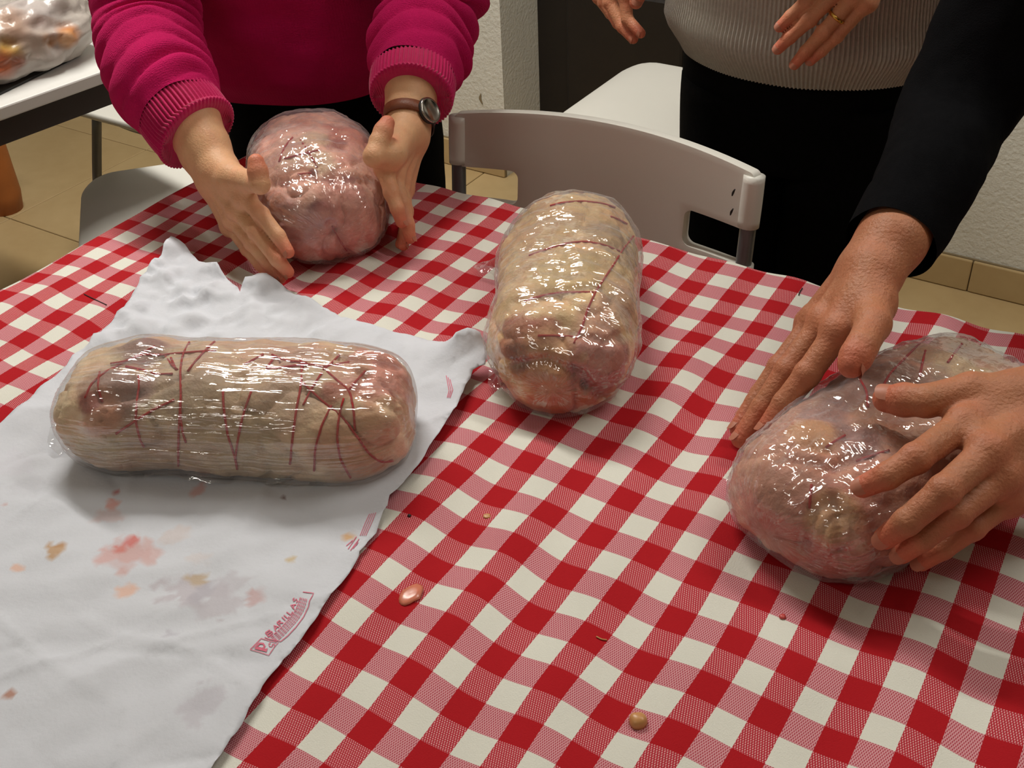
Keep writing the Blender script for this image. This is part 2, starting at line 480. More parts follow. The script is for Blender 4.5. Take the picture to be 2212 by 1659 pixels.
# far wall: a pier between two dark doorways, and the long piece on the right
wv = [box(-2.35, XO, YW, YW + .185, -.01, 2.62), box(-.28, 2.6, YW, YW + .185, -.01, 2.62), box(XO, -.28, YW, YW + .185, 2.12, 2.62), box(-3.8, -2.35, YW, YW + .185, 2.12, 2.62)]
wf = mk('wall_far', *join(wv), MT['plaster'], smooth=False); tag(wf, kind='structure')
tag(mk('wall_left', *box(-3.9, -3.8, -2.8, 4.2, -.01, 2.62), MT['plaster'], smooth=False), kind='structure')
tag(mk('wall_right', *box(2.6, 2.7, -2.8, 4.2, -.01, 2.62), MT['plaster'], smooth=False), kind='structure')
tag(mk('wall_near', *box(-3.8, 2.6, -2.9, -2.8, -.01, 2.62), MT['plaster'], smooth=False), kind='structure')
def added_door(n, x0, x1, y):  # slab added so the opening stays dark, in place of an unlit room
    d = mk('door_%d' % n, *box(x0, x1, y, y + .045, 0, 2.12), MT['door'], smooth=False); tag(d, kind='structure')
    w = x1 - x0
    for k, (z0, z1) in enumerate([(.12, .50), (.62, 1.15), (1.27, 2.0)]):
        for a, b in ((.10, .47), (.53, .90)):
            bev(mk('door_panel', *box(x0 + a * w, x0 + b * w, y - .012, y + .01, z0, z1), MT['door'], d, smooth=False), .01, 2)
    hv, hf = tube([(x1 - .07, y - .05, 1.02), (x1 - .16, y - .05, 1.02)], .009)
    mk('door_handle', hv, hf, MT['steel'], d)
added_door(1, XO, -.28, YW + .185)
added_door(2, -3.8, -2.35, YW + .185)
bb = mk('baseboard_far', *box(-.27, 2.6, YW - .006, YW, 0, .082), MT['grout'], smooth=False); tag(bb, kind='structure')
x = -.27
while x < 2.5:
    x1 = .05 if x < 0 else x + .5
    bev(mk('baseboard_tile', *box(x + .001, min(x1, 2.59) - .001, YW - .013, YW - .004, .001, .08), MT['tile'], bb, smooth=False), .003, 2)
    x = x1
b2 = mk('baseboard_pier', *box(-2.35, XO, YW - .006, YW, 0, .082), MT['grout'], smooth=False); tag(b2, kind='structure')
for k in range(3):
    x0 = XO - .5 * (k + 1); bev(mk('baseboard_tile', *box(max(x0, -2.35) + .001, XO - .5 * k - .001, YW - .013, YW - .004, .001, .08), MT['tile'], b2, smooth=False), .003, 2)
# chip in the plaster of the pier
c = ony(1040, 213, YW)
ch = mk('plaster_chip', *loft(np.array([[c[0], YW - .002, c[2] + .015, .001, 0, 0, 0, .001, 0], [c[0] - .003, YW - .002, c[2], .004, 0, 0, 0, .002, 0], [c[0] + .004, YW - .002, c[2] - .014, .001, 0, 0, 0, .001, 0]]), 8, 8)[:2], MT['grout'], wf)
# ceiling lamps; the third is an added rear fill
for k, (lx, ly, lz, sx, sy, pw) in enumerate(LAMPS):
    t = empty('ceiling_lamp', (lx, ly, lz)); tag(t, ['long fluorescent ceiling lamp above the person in the magenta jumper', 'long fluorescent ceiling lamp above the person with black sleeves', 'long fluorescent ceiling lamp near the wall opposite the dark doors'][k], 'lamp', 'ceiling lamps')
    bev(mk('housing', *box(-sx / 2 - .02, sx / 2 + .02, -sy / 2 - .02, sy / 2 + .02, -.03, .12), MT['lamp'], t, smooth=False), .008)
    bev(mk('diffuser', *box(-sx / 2, sx / 2, -sy / 2, sy / 2, -.06, -.028), MT['glow'], t, smooth=False), .01)

# ================================================================== dining table
TX0, TX1, TY0, TY1 = -.747, .95, -.50, .562
t = empty('dining_table', ((TX0 + TX1) / 2, (TY0 + TY1) / 2, 0)); tag(t, 'white dining table under the red checked tablecloth', 'table')
o = bev(mkw('tabletop', *box(TX0, TX1, TY0, TY1, TZ - .026, TZ), MT['laminate'], t, smooth=False), .003)
for sx, sy in ((TX0 + .08, TY0 + .08), (TX1 - .08, TY0 + .08), (TX0 + .08, TY1 - .08), (TX1 - .08, TY1 - .08)):
    mkw('leg', *tube([(sx, sy, 0), (sx, sy, TZ - .026)], .025, ns=16)[:2], MT['metal'], t)
for y in (TY0 + .08, TY1 - .08):
    mkw('apron', *box(TX0 + .08, TX1 - .08, y - .01, y + .01, TZ - .09, TZ - .027), MT['metal'], t, smooth=False)

# tablecloth: lattice of checks measured on the cloth, in mm off a straight lattice
LAT = """0 0 1 -4 1 0 3 -7 2 0 3 -9 3 0 1 -3 4 0 4 -7 5 0 2 -3 6 0 1 -4 7 0 1 -5 4 -1 2 -5 4 -2 2 -4 2 -1 4 -9 2 -2 4 -6 2 -3 2 -5 2 -4 2 -4 2 -5 3 -2 2 -6 4 -2 2 -7 2 -2 2 -8 0 2 2 -9 -3 3 2 -10 -4 2 0 -1 3 -6 0 -2 1 -4 0 -3 -2 -1 0 -4 2 -7 1 -1 1 -2 1 -2 2 -4 1 -3 0 -2 1 -4 2 -5 1 -5 1 -2 1 -6 -1 11 1 -7 -1 11 1 -8 0 0 1 -9 0 -4 1 -10 -2 -2 0 -10 -1 -4 -1 -10 -3 3 0 1 4 -6 0 2 3 -4 0 3 8 -9 7 -1 2 -4 7 -2 0 1 7 -3 -1 -2 7 -4 -2 -5 8 -1 0 -5 8 -2 -1 -2 8 -3 -2 -3 8 -4 -8 3 -7 -7 16 -14 -6 -7 18 -12 -7 -8 19 -11 -6 -8 19 -12 -5 -8 16 -11 -6 -9 15 -12 -7 -9 15 -10 -8 -9 19 -14 -7 -10 9 -12 -8 -10 13 -17 -6 -10 8 -13 -7 -11 9 -17 -8 -11 7 -16 -9 -11 10 -16 -6 -6 14 -12 -7 -6 17 -13 -8 -6 19 -13 -5 -6 14 -7 -6 -5 14 -8 -14 -5 0 -6 -14 -4 1 -4 -13 -4 -6 0 -13 -3 -4 1 -12 -3 -5 -1 -12 -2 -3 1 -12 -1 -2 4 -11 0 -4 3 -12 0 0 5 -14 -3 5 -2 -14 -2 5 3 -13 -2 0 1 -14 -6 -3 -6 -12 -6 -13 0 -13 -6 -7 -5"""
LAT = np.array(list(map(float, LAT.split()))).reshape(-1, 4)
lp = np.stack([LAT[:, 0] * .05 + LAT[:, 2] / 1000, -LAT[:, 1] * .0515 + LAT[:, 3] / 1000], 1)
ld = LAT[:, 2:] / 1000
def ripple(x, y):
    p = np.stack([x, y, 0 * x], 1)
    w = vnoise(p * 7, 3)
    a = np.sin(2 * np.pi * (x * .97 + y * .22 + .012 * w) / .082) * (.55 + .45 * vnoise(p * 4.3, 8))
    b = np.sin(2 * np.pi * (x * .75 - y * .5 + .02 * w) / .147) * (.5 + .5 * vnoise(p * 3.1, 18))
    return .0024 * a + .0022 * b + .0016 * fbm(p * 11, 2, 31)
gx = np.arange(-.737, 1.10, .006); gy = np.arange(-.66, .70, .006)
GX, GY = np.meshgrid(gx, gy, indexing='ij'); s, q = GX.ravel(), GY.ravel()
d2 = (s[:, None] - lp[None, :, 0])**2 + (q[:, None] - lp[None, :, 1])**2
wt = np.exp(-d2 / (2 * .045**2)) + 1e-12
wt = wt / (wt.sum(1, keepdims=True) + 2e-3)
dl = wt @ ld
pq = np.stack([s, q, 0 * s], 1)
dl = dl + .0028 * np.stack([vnoise(pq * 9, 71), vnoise(pq * 9, 72) + .8 * np.sin(s * 2 * np.pi / .104 + 2 * vnoise(pq * 5, 73))], 1)
U = (s - dl[:, 0]) / .05; V = (q - dl[:, 1]) / .0515
z = TZ + .0056 + ripple(s, q)
x = s.copy(); y = q.copy()
def over(a, z, lim, sgn, wav):
    r = .007; e = sgn * (a - lim)
    ph = np.clip(e / r, 0, np.pi / 2 * .97); rest = np.clip(e - r * np.pi / 2 * .97, 0, None)
    na = np.where(e > 0, lim + sgn * (r * np.sin(ph) + rest * .05 + wav * np.clip(rest / .05, 0, 1)), a)
    nz = np.where(e > 0, z - r * (1 - np.cos(ph)) - rest * .998, z)
    return na, nz
w1 = .007 * np.sin(s * 31) + .004 * np.sin(s * 67)
y, z = over(y, z, TY1 - .006, 1, w1 + .004); y, z = over(y, z, TY0, -1, w1 + .012)
x, z = over(x, z, TX1, 1, .006 * np.sin(q * 40) + .01)
ny = len(gy)
F = [(i * ny + j, (i + 1) * ny + j, (i + 1) * ny + j + 1, i * ny + j + 1) for i in range(len(gx) - 1) for j in range(ny - 1)]
cl = mk('tablecloth', np.stack([x, y, z], 1), F, MT['cloth'], uv=np.stack([U, V], 1))
m = cl.modifiers.new('thick', 'SOLIDIFY'); m.thickness = .0008; m.offset = 1
tag(cl, 'red and white gingham tablecloth with soft creases, spread over the table', 'tablecloth')
def clothz(x, y): return TZ + .0064 + float(ripple(np.array([x]), np.array([y]))[0])

# ================================================================== chairs
def cdt(outer, holes, step, jit=0.0):
    P = [Vector(p) for p in outer]; E = []; n = len(P)
    E += [(i, (i + 1) % n) for i in range(n)]
    for h in holes:
        k = len(P); P += [Vector(p) for p in h]; E += [(k + i, k + (i + 1) % len(h)) for i in range(len(h))]
    O = np.array([p[:] for p in P]); lo, hi = O[:n].min(0), O[:n].max(0)
    rnd = random.Random(5)
    polys = [np.array(outer)] + [np.array(h) for h in holes]
    def inside(pt, poly):
        x, y = pt[:, 0], pt[:, 1]; c = np.zeros(len(pt), bool); j = len(poly) - 1
        for i in range(len(poly)):
            if poly[i][1] != poly[j][1]:
                c ^= ((poly[i][1] > y) != (poly[j][1] > y)) & (x < (poly[j][0] - poly[i][0]) * (y - poly[i][1]) / (poly[j][1] - poly[i][1]) + poly[i][0])
            j = i
        return c
    xs = np.arange(lo[0] + step / 2, hi[0], step); ys = np.arange(lo[1] + step / 2, hi[1], step)
    for a in xs:
        for b in ys:
            pt = (a + rnd.uniform(-jit, jit), b + rnd.uniform(-jit, jit))
            if np.min((O[:, 0] - pt[0])**2 + (O[:, 1] - pt[1])**2) < (step * .45)**2: continue
            P.append(Vector(pt))
    r = delaunay_2d_cdt(P, E, [], 0, 1e-6)
    V = np.array([v[:] for v in r[0]]); F = []
    FA = np.array([list(f) for f in r[2]]); cen_ = V[FA].mean(1)
    ok = inside(cen_, polys[0])
    for h in polys[1:]: ok &= ~inside(cen_, h)
    for f, k_ in zip(r[2], ok):
        if k_:
            a, b, d = V[f[0]], V[f[1]], V[f[2]]
            F.append(f if (b[0] - a[0]) * (d[1] - a[1]) - (b[1] - a[1]) * (d[0] - a[0]) > 0 else f[::-1])
    used = sorted({i for f in F for i in f}); mp = {k: i for i, k in enumerate(used)}
    return V[used], [[mp[i] for i in f] for f in F]
def rrect(x0, x1, y0, y1, r, n=6):
    r = list(r) if isinstance(r, (tuple, list)) else [r] * 4
    out = []
    for (cx, cy, a, rr) in ((x1 - r[0], y1 - r[0], 0, r[0]), (x0 + r[1], y1 - r[1], 90, r[1]), (x0 + r[2], y0 + r[2], 180, r[2]), (x1 - r[3], y0 + r[3], 270, r[3])):
        for k in range(n + 1):
            t_ = math.radians(a + 90 * k / n); out.append((cx + rr * math.cos(t_), cy + rr * math.sin(t_)))
    return out
def solid(o, th, off=0, b=.003):
    m = o.modifiers.new('solid', 'SOLIDIFY'); m.thickness = th; m.offset = off
    bev(o, b, 3, .9); return o
def make_chair():
    t = empty('plastic_chair')
    v, f = cdt(rrect(-.20, .20, -.21, .20, (.05, .05, .075, .075), 8), [], .02)
    z = .448 - .010 * np.exp(-(v[:, 0]**2 + (v[:, 1] - .03)**2) / .02) - .012 * np.clip((-v[:, 1] - .15) / .06, 0, 1)**2
    solid(mk('seat', np.c_[v, z], f, MT['plastic'], t), .018, -1, .006)
    def by(z): return .205 + .10 * (z - .45)
    def bend(x): return -.030 * (x / .225)**2
    def arc(cx, cz, r, a0, a1, n=6): return [(cx + r * math.cos(math.radians(a0 + (a1 - a0) * k / n)), cz + r * math.sin(math.radians(a0 + (a1 - a0) * k / n))) for k in range(n + 1)]
    E_, CI = .224, .128
    half = arc(E_ - .008, .804, .008, 90, 0) + arc(E_ - .004, .728, .004, 0, -90) + arc(CI + .012, .712, .012, 90, 180) + arc(CI + .012, .684, .012, 180, 270) + arc(E_ - .004, .668, .004, 90, 0) + arc(E_ - .03, .63, .03, 0, -90)
    outl = half + [(-x_, z_) for x_, z_ in half[::-1]]
    dens = []
    for k in range(len(outl)):
        p_, q_ = outl[k], outl[(k + 1) % len(outl)]; n = max(1, int(math.dist(p_, q_) / .014))
        dens += [(p_[0] + (q_[0] - p_[0]) * m_ / n, p_[1] + (q_[1] - p_[1]) * m_ / n) for m_ in range(n)]
    v, f = cdt(dens, [], .014)
    zz = v[:, 1] - .016 * (v[:, 0] / .222)**2 * np.clip((v[:, 1] - .7) / .1, 0, 1)
    bk = solid(mk('backrest', np.stack([v[:, 0], by(v[:, 1]) + bend(v[:, 0]), zz], 1), f, MT['plastic'], t), .016, 0, .005)
    for sx in (-1, 1):
        X = .219 * sx
        P = [(X, by(zk) + bend(X), zk) for zk in (.585, .70, .79)]
        mk('post', *tube(P, .0105, 12, 16)[:2], MT['metal'], t)
        for z0, z1 in ((.724, .792), (.60, .672)):
            mk('post_sleeve', *tube([(X, by(zk) + bend(X), zk) for zk in (z0, (z0 + z1) / 2, z1)], [.0138, .0140, .0136], 9, 18)[:2], MT['plastic'], bk)
        mk('rear_leg', *tube([(X, by(.585) + bend(X), .585), (X * .9, .19, .44), (X * .95, .235, .0)], .011, 14, 12)[:2], MT['metal'], t)
        mk('front_leg', *tube([(sx * .165, -.12, .432), (sx * .185, -.175, .20), (sx * .19, -.20, 0)], .011, 12, 12)[:2], MT['metal'], t)
        mk('side_rail', *tube([(sx * .165, -.12, .43), (sx * .185, .03, .428), (X * .9, .19, .44)], .009, 10, 10)[:2], MT['metal'], t)
    return t
def copy_tree(o, parent=None):
    c = o.copy(); COL.objects.link(c); c.parent = parent
    for ch in list(o.children): copy_tree(ch, c)
    return c
ch0 = make_chair()
def setchair(o, x, y, deg, label):
    o.location = (x, y, 0); o.rotation_euler = (0, 0, math.radians(deg)); tag(o, label, 'chair', 'white plastic chairs')
ch1 = copy_tree(ch0); ch2 = copy_tree(ch0); ch3 = copy_tree(ch0)
setchair(ch0, -.252, .475, 2, 'white plastic chair tucked under the checked tablecloth, its cut-out backrest showing')
setchair(ch1, -.575, 1.62, -90, 'white plastic chair with an empty seat before the dark door')
setchair(ch2, -1.162, .757, -42, 'white plastic chair standing askew between the two tables')
setchair(ch3, -1.615, 1.178, -90, 'white plastic chair half hidden below the table with the bread bag')
ch2.location = (-1.185, .765, 0)
# pen marks on the tucked chair's backrest
for px, py in ((1590, 423), (1586, 465)):
    d = ray(px, py); c = ony(px, py, .668)
    mkw('scuff_mark', *tube([c + np.array([.002, 0, .005]), c, c + np.array([-.001, 0, -.005])], [.0008, .0016, .0008], 6, 6)[:2], MT['ink'], ch0)

# ================================================================== side table with the bread bag
A = onz(0, 232, TZ); B = onz(232, 150, TZ); dr = nrm((B - A)[:2]); pn = np.array([-dr[1], dr[0]])
st = empty('side_table', (A[0] - .3, A[1], 0)); tag(st, 'white side table with a dark edge, holding a plastic bag', 'table')
def stp(a, b, z): return (A[0] + dr[0] * a + pn[0] * b, A[1] + dr[1] * a + pn[1] * b, z)
def obox(a0, a1, b0, b1, z0, z1):
    v = [stp(a, b, z) for z in (z0, z1) for b in (b0, b1) for a in (a0, a1)]
    return v, box(0, 1, 0, 1, 0, 1)[1]
bev(mkw('tabletop', *obox(-.9, .345, 0, .75, TZ - .022, TZ), MT['laminate'], st, smooth=False), .003)
mkw('apron', *obox(-.9, .34, .012, .74, TZ - .065, TZ - .022), MT['dark'], st, smooth=False)
for a, b in ((-.72, .38), (-.75, .10)):
    p = stp(a, b, 0)
    mkw('leg', *tube([p, (p[0], p[1], TZ - .03)], .018, ns=16)[:2], MT['metal'], st)
# wooden leg seen at the left edge: an old stand further back
lb = onz(14, 452, 0)
ws = empty('wooden_stand', (lb[0], lb[1], 0)); tag(ws, 'orange-brown wooden stand with turned legs behind the side table', 'stand')
for dx, dy in ((0, 0), (-.5, 0), (0, -.5), (-.5, -.5)):
    v, f = lathe([(.045, 0), (.052, .05), (.050, .2), (.040, .42), (.05, .5), (.05, .56)], 20, (dx, dy, 0))
    mk('leg', v, f, MT['wood'], ws)
bev(mk('top', *box(-.57, .06, -.57, .06, .56, .595), MT['wood'], ws, smooth=False), .006)
# black flat tray under the bag, bread bag, rolls
bc = onz(60, 95, TZ)
def sp(px, py, z): return onz(px, py, z)
def bag():
    c = onz(20, 100, TZ + .05)
    nph, nth = 70, 110
    ph = np.linspace(.02, np.pi - .02, nph); th = np.linspace(0, 2 * np.pi, nth + 1)
    PH, TH = np.meshgrid(ph, th, indexing='ij')
    a = dr; b = pn
    r = (np.abs(np.cos(PH))**3 + np.abs(np.sin(PH))**3)**(-1 / 3)
    X = .160 * r * np.cos(PH); Y = .115 * r * np.sin(PH) * np.cos(TH); Z = .075 * r * np.sin(PH) * np.sin(TH)
    Z = np.maximum(Z, -.05) + .051
    cc = onz(2, 72, TZ + .06)
    P = np.stack([cc[0] + a[0] * X + b[0] * Y, cc[1] + a[1] * X + b[1] * Y, TZ + .004 + Z], -1).reshape(-1, 3)
    n = nrm(P - np.array([cc[0], cc[1], TZ + .03]))
    D = .012 * fbm(P * 16, 3, 3) + .008 * ridge(P * 24, 9) + .004 * ridge(P * 60, 12) - .012
    P = P + n * D[:, None]; P[:, 2] = np.maximum(P[:, 2], TZ + .0045)
    W_ = nth + 1
    P = P.reshape(nph, W_, 3); P[:, -1] = P[:, 0]; P = P.reshape(-1, 3)
    F = [(i * W_ + j, (i + 1) * W_ + j, (i + 1) * W_ + j + 1, i * W_ + j + 1) for i in range(nph - 1) for j in range(nth)]
    col = np.tile(np.array(srgb(186, 178, 170)), (len(P), 1))
    return P, F, col, cc
P, F, col, bcen = bag()
bvh = BVHTree.FromPolygons([tuple(p) for p in P], F)
def paint(P, col, bvh, px, py, rad, c, w=1.0, ex=(1, 1)):
    h = bvh.ray_cast(Vector(CW), Vector(ray(px, py)))
    if h[0] is None: return
    d = np.linalg.norm(P - np.array(h[0]), axis=1)
    k = (w * np.clip(1.6 - 1.6 * d / rad, 0, 1))[:, None]
    col[:] = col * (1 - k) + np.array(srgb(*c)) * k
for a in [(150, 70, .028, (206, 128, 56)), (145, 85, .020, (222, 170, 120)), (108, 88, .014, (176, 120, 60)), (100, 82, .010, (176, 120, 60)), (20, 110, .03, (214, 176, 90)), (8, 140, .032, (190, 96, 50)), (40, 135, .02, (150, 84, 60)), (60, 70, .05, (206, 176, 140), .5), (60, 25, .07, (196, 186, 184), .7), (20, 50, .04, (204, 160, 130), .5)]:
    paint(P, col, bvh, *a)
bg = mk('bread_bag', P, F, MT['bag'], col=col); tag(bg, 'crumpled translucent plastic bread bag with orange print on the side table', 'bag')
# torn frill at the bag's sealed end
e = onz(172, 72, TZ + .02)
for k in range(9):
    q = e + np.array([.004 * k - .02, -.006 * k + .02, .004 * math.sin(k * 2.1)])
    mk('seal_frill', [q, q + np.array([.018, .012, .012 + .006 * (k % 3)]), q + np.array([.024, -.004, .004]), q + np.array([.006, -.010, -.004])], [(0, 1, 2), (0, 2, 3)], MT['bag'], bg, col=np.tile(np.array(srgb(230, 225, 222)), (4, 1)))
for k, (px, py) in enumerate(((20, 40), (80, 55), (-60, 60))):
    c = onz(px, py, TZ + .05)
    v, f = lathe([(.002, -.028), (.03, -.024), (.042, 0), (.036, .018), (.015, .028), (.001, .029)], 22, (c[0], c[1], TZ + .038))
    v = np.array(v); v += nrm(v - np.array([c[0], c[1], TZ + .038])) * (.004 * fbm(v * 40, 2, k))[:, None]
    tag(mk('bread_roll', v, f, MT['bread']), 'brown bread roll inside the plastic bag on the side table', 'bread', 'bread rolls in the bag')
p0, p1, p2, p3 = onz(-60, 236, TZ), onz(172, 122, TZ), onz(120, 60, TZ), onz(-80, 120, TZ)
ty = mk('flat_tray', *join([([*(tuple(p[:2]) + (TZ + .0005,) for p in (p0, p1, p2, p3)), *(tuple(p[:2]) + (TZ + .0042,) for p in (p0, p1, p2, p3))], [(0, 3, 2, 1), (4, 5, 6, 7), (0, 1, 5, 4), (1, 2, 6, 5), (2, 3, 7, 6), (3, 0, 4, 7)])]), MT['tray'], smooth=False)
tag(ty, 'thin black flat tray under the bread bag on the side table', 'tray')

# ================================================================== butcher paper
OUT = """372 514 20 400 532 14 430 565 12 470 580 11 520 635 3 530 608 13 560 600 13 620 625 7 660 650 6 740 690 5 830 715 7 900 735 4 975 752 3 986 724 30 1010 711 36 1036 718 32 1052 745 20 1050 790 12 1022 800 10 1000 850 9 985 880 9 955 930 7 930 970 6 905 1010 5 870 1045 5 842 1070 4 835 1092 3 812 1150 2 780 1192 2 747 1250 1 715 1290 1 690 1332 1 640 1400 1 600 1442 2 560 1500 2 530 1552 3 490 1612 2 440 1684 1 400 1740 1 100 1760 1 -260 1760 1 -260 1300 1 -260 1050 1 0 925 2 50 880 3 99 832 4 145 793 7 157 772 7 193 748 7 223 709 8 247 688 9 262 669 10 283 639 11 304 603 13 344 561 16"""
OUT = np.array(list(map(float, OUT.split()))).reshape(-1, 3)
PZ = TZ + .0085
op = np.array([onz(a, b, PZ + l / 1000) for a, b, l in OUT])
# densify the outline with a ragged edge
dn = []
for i in range(len(op)):
    a, b = op[i], op[(i + 1) % len(op)]; n = max(1, int(np.linalg.norm(b - a) / .006))
    for k in range(n): dn.append(a + (b - a) * k / n)
dn = np.array(dn); dn[:, :2] += .0012 * np.stack([vnoise(dn * 120, 1), vnoise(dn * 120, 2)], 1)
v2, f2 = cdt([tuple(p[:2]) for p in dn], [], .0042, .0012)
v3 = np.c_[v2, np.zeros(len(v2))]
dist = np.sqrt((v2[:, None, 0] - dn[None, :, 0])**2 + (v2[:, None, 1] - dn[None, :, 1])**2)
wk = 1 / (dist**2 + 1e-7); lift = (wk * (dn[None, :, 2] - PZ)).sum(1) / wk.sum(1) * np.exp(-(dist.min(1) / .034)**2)
ptop = onz(430, 620, PZ)
cr = np.exp(-((v2[:, 0] - ptop[0])**2 + (v2[:, 1] - ptop[1])**2) / (2 * .11**2))
# creases along straight folds
def folds(p, n, seed, sc):
    r = np.zeros(len(p)); rn = random.Random(seed)
    for k in range(n):
        a = rn.uniform(0, math.pi); d = np.array([math.cos(a), math.sin(a)])
        off = rn.uniform(-.5, .5); q = p[:, :2] @ d + .02 * vnoise(p * 9, seed + k)
        per = np.array([-d[1], d[0]]); al = p[:, :2] @ per; c = rn.uniform(-.5, .4); ln = rn.uniform(.04, .16)
        r += rn.choice((-1, 1)) * np.exp(-np.abs(q - off) / sc) * np.exp(-((al - c) / ln)**2)
    return r
def crumple(p, n, seed, f0, f1):
    r = np.zeros(len(p)); rn = random.Random(seed)
    for k in range(n):
        a = rn.uniform(0, math.pi); f = rn.uniform(f0, f1)
        q = (p[:, 0] * math.cos(a) + p[:, 1] * math.sin(a)) * f + rn.random() + .55 * vnoise(p * f * .45, seed + 3 * k)
        r += (np.abs(q - np.floor(q) - .5) - .25) / f * (.5 + .5 * vnoise(p * f * .3, seed + 50 + k))
    return r
hz = (.16 + 1.0 * cr) * .26 * crumple(v3, 12, 77, 9, 34) + .0022 * fbm(v3 * 14, 3, 5) + .0024 * folds(v3, 150, 3, .004) + cr * (.0065 * ridge(v3 * 24, 11) + .0040 * ridge(v3 * 55, 12) + .0030 * folds(v3, 60, 8, .004))
hz = np.maximum(hz + .0012, -.0012)
base = np.maximum(ripple(v2[:, 0], v2[:, 1]), 0) * 1.3
v3[:, 2] = PZ + .0006 + base * .78 + lift + hz
pc = np.tile(np.array(srgb(206, 209, 217)), (len(v3), 1))
def stain(px, py, rx, c, w, seed, th=.1, sc=90):
    q = onz(px, py, PZ); d = np.hypot(v3[:, 0] - q[0], v3[:, 1] - q[1]) / rx
    k = np.clip((1.0 - d + .7 * fbm(v3 * sc, 3, seed) - th) * 6, 0, 1) * w
    pc[:] = pc * (1 - k[:, None]) + np.array(srgb(*c)) * k[:, None]
for k, a in enumerate([(300, 1195, .021, (206, 178, 178), .9), (270, 1200, .020, (200, 160, 158), .45), (232, 1212, .013, (208, 174, 174), .9), (285, 1172, .006, (206, 110, 104), .8), (262, 1190, .005, (206, 120, 110), .8), (118, 1188, .010, (186, 150, 112), .9), (132, 1180, .006, (180, 140, 100), .9), (395, 1280, .022, (190, 184, 192), .8), (450, 1280, .018, (178, 174, 184), .85), (480, 1310, .020, (192, 188, 196), .8), (430, 1255, .008, (190, 168, 140), .8), (500, 1270, .016, (190, 186, 194), .6), (555, 1295, .008, (196, 160, 160), .7), (240, 1092, .009, (212, 150, 140), .8), (232, 1110, .012, (204, 184, 186), .7), (247, 1062, .004, (190, 70, 60), .9), (430, 1062, .008, (214, 150, 142), .6), (270, 1280, .007, (222, 180, 160), .8), (35, 1230, .006, (222, 180, 160), .8), (20, 1506, .005, (176, 130, 112), .9), (180, 1502, .007, (206, 176, 160), .6), (440, 1530, .016, (190, 186, 196), .6), (365, 1370, .005, (190, 190, 200), .9), (630, 1215, .006, (200, 176, 130), .8), (380, 1160, .013, (206, 196, 196), .7), (420, 1210, .012, (208, 202, 204), .7), (610, 1078, .003, (120, 90, 90), .9), (30, 1010, .02, (206, 206, 216), .5), (60, 1060, .018, (196, 198, 206), .5), (755, 1165, .005, (214, 170, 120), .9), (15, 1095, .003, (200, 90, 60), .9)]):
    stain(*a, 40 + k)
pap = mk('butcher_paper', v3, f2, MT['paper'], col=pc)
m = pap.modifiers.new('thick', 'SOLIDIFY'); m.thickness = .0003; m.offset = -1
tag(pap, 'crumpled stained white butcher paper sheet with a pink printed stamp', 'paper')
pbvh = BVHTree.FromPolygons([tuple(p) for p in v3], f2)
def onpaper(px, py, up=.0006):
    h = pbvh.ray_cast(Vector(CW), Vector(ray(px, py)))
    p = np.array(h[0]) if h[0] is not None else onz(px, py, PZ)
    return p + np.array([0, 0, up])
# pink stamp: strokes laid along the printed lines
def stroke(pts, w):
    """flat ribbon through pixel points, w in pixels"""
    pts = np.array(pts, float); V = []; F = []
    d = []
    for i in range(len(pts) - 1):
        n = max(1, int(np.linalg.norm(pts[i + 1] - pts[i]) / 6))
        for k in range(n): d.append(pts[i] + (pts[i + 1] - pts[i]) * k / n)
    d.append(pts[-1]); d = np.array(d)
    for i in range(len(d)):
        t_ = d[min(i + 1, len(d) - 1)] - d[max(i - 1, 0)]; t_ = t_ / (np.linalg.norm(t_) + 1e-9); nn = np.array([-t_[1], t_[0]]) * w / 2
        V += [onpaper(*(d[i] + nn)), onpaper(*(d[i] - nn))]
    F = [(2 * i, 2 * i + 1, 2 * i + 3, 2 * i + 2) for i in range(len(d) - 1)]
    return V, F
kx = 200 / 1843
def sk(l): return [(520 + a * kx, 1260 + b * kx) for a, b in l]
S = []
for l, w in [([(190, 1325), (410, 1105), (600, 1160), (755, 1190), (680, 1260), (560, 1440), (370, 1375), (190, 1325)], 1.6),
             ([(480, 1085), (560, 1115), (800, 1165), (940, 1050), (1100, 880), (1250, 680), (1350, 470), (1370, 360), (1455, 205), (1240, 180)], 1.8),
             ([(250, 1290), (360, 1180)], 1.0)]:
    S.append(stroke(sk(l), w))
# P and s
S.append(stroke(sk([(300, 1290), (520, 1345)]), 6.5)); S.append(stroke(sk([(505, 1375), (530, 1300)]), 2.2)); S.append(stroke(sk([(285, 1310), (330, 1240)]), 2.2))
S.append(stroke(sk([(330, 1250), (380, 1205), (450, 1210), (480, 1260), (440, 1310)]), 4.0))
S.append(stroke(sk([(600, 1190), (560, 1215), (575, 1265), (620, 1270), (640, 1215), (680, 1215), (670, 1265)]), 2.0))
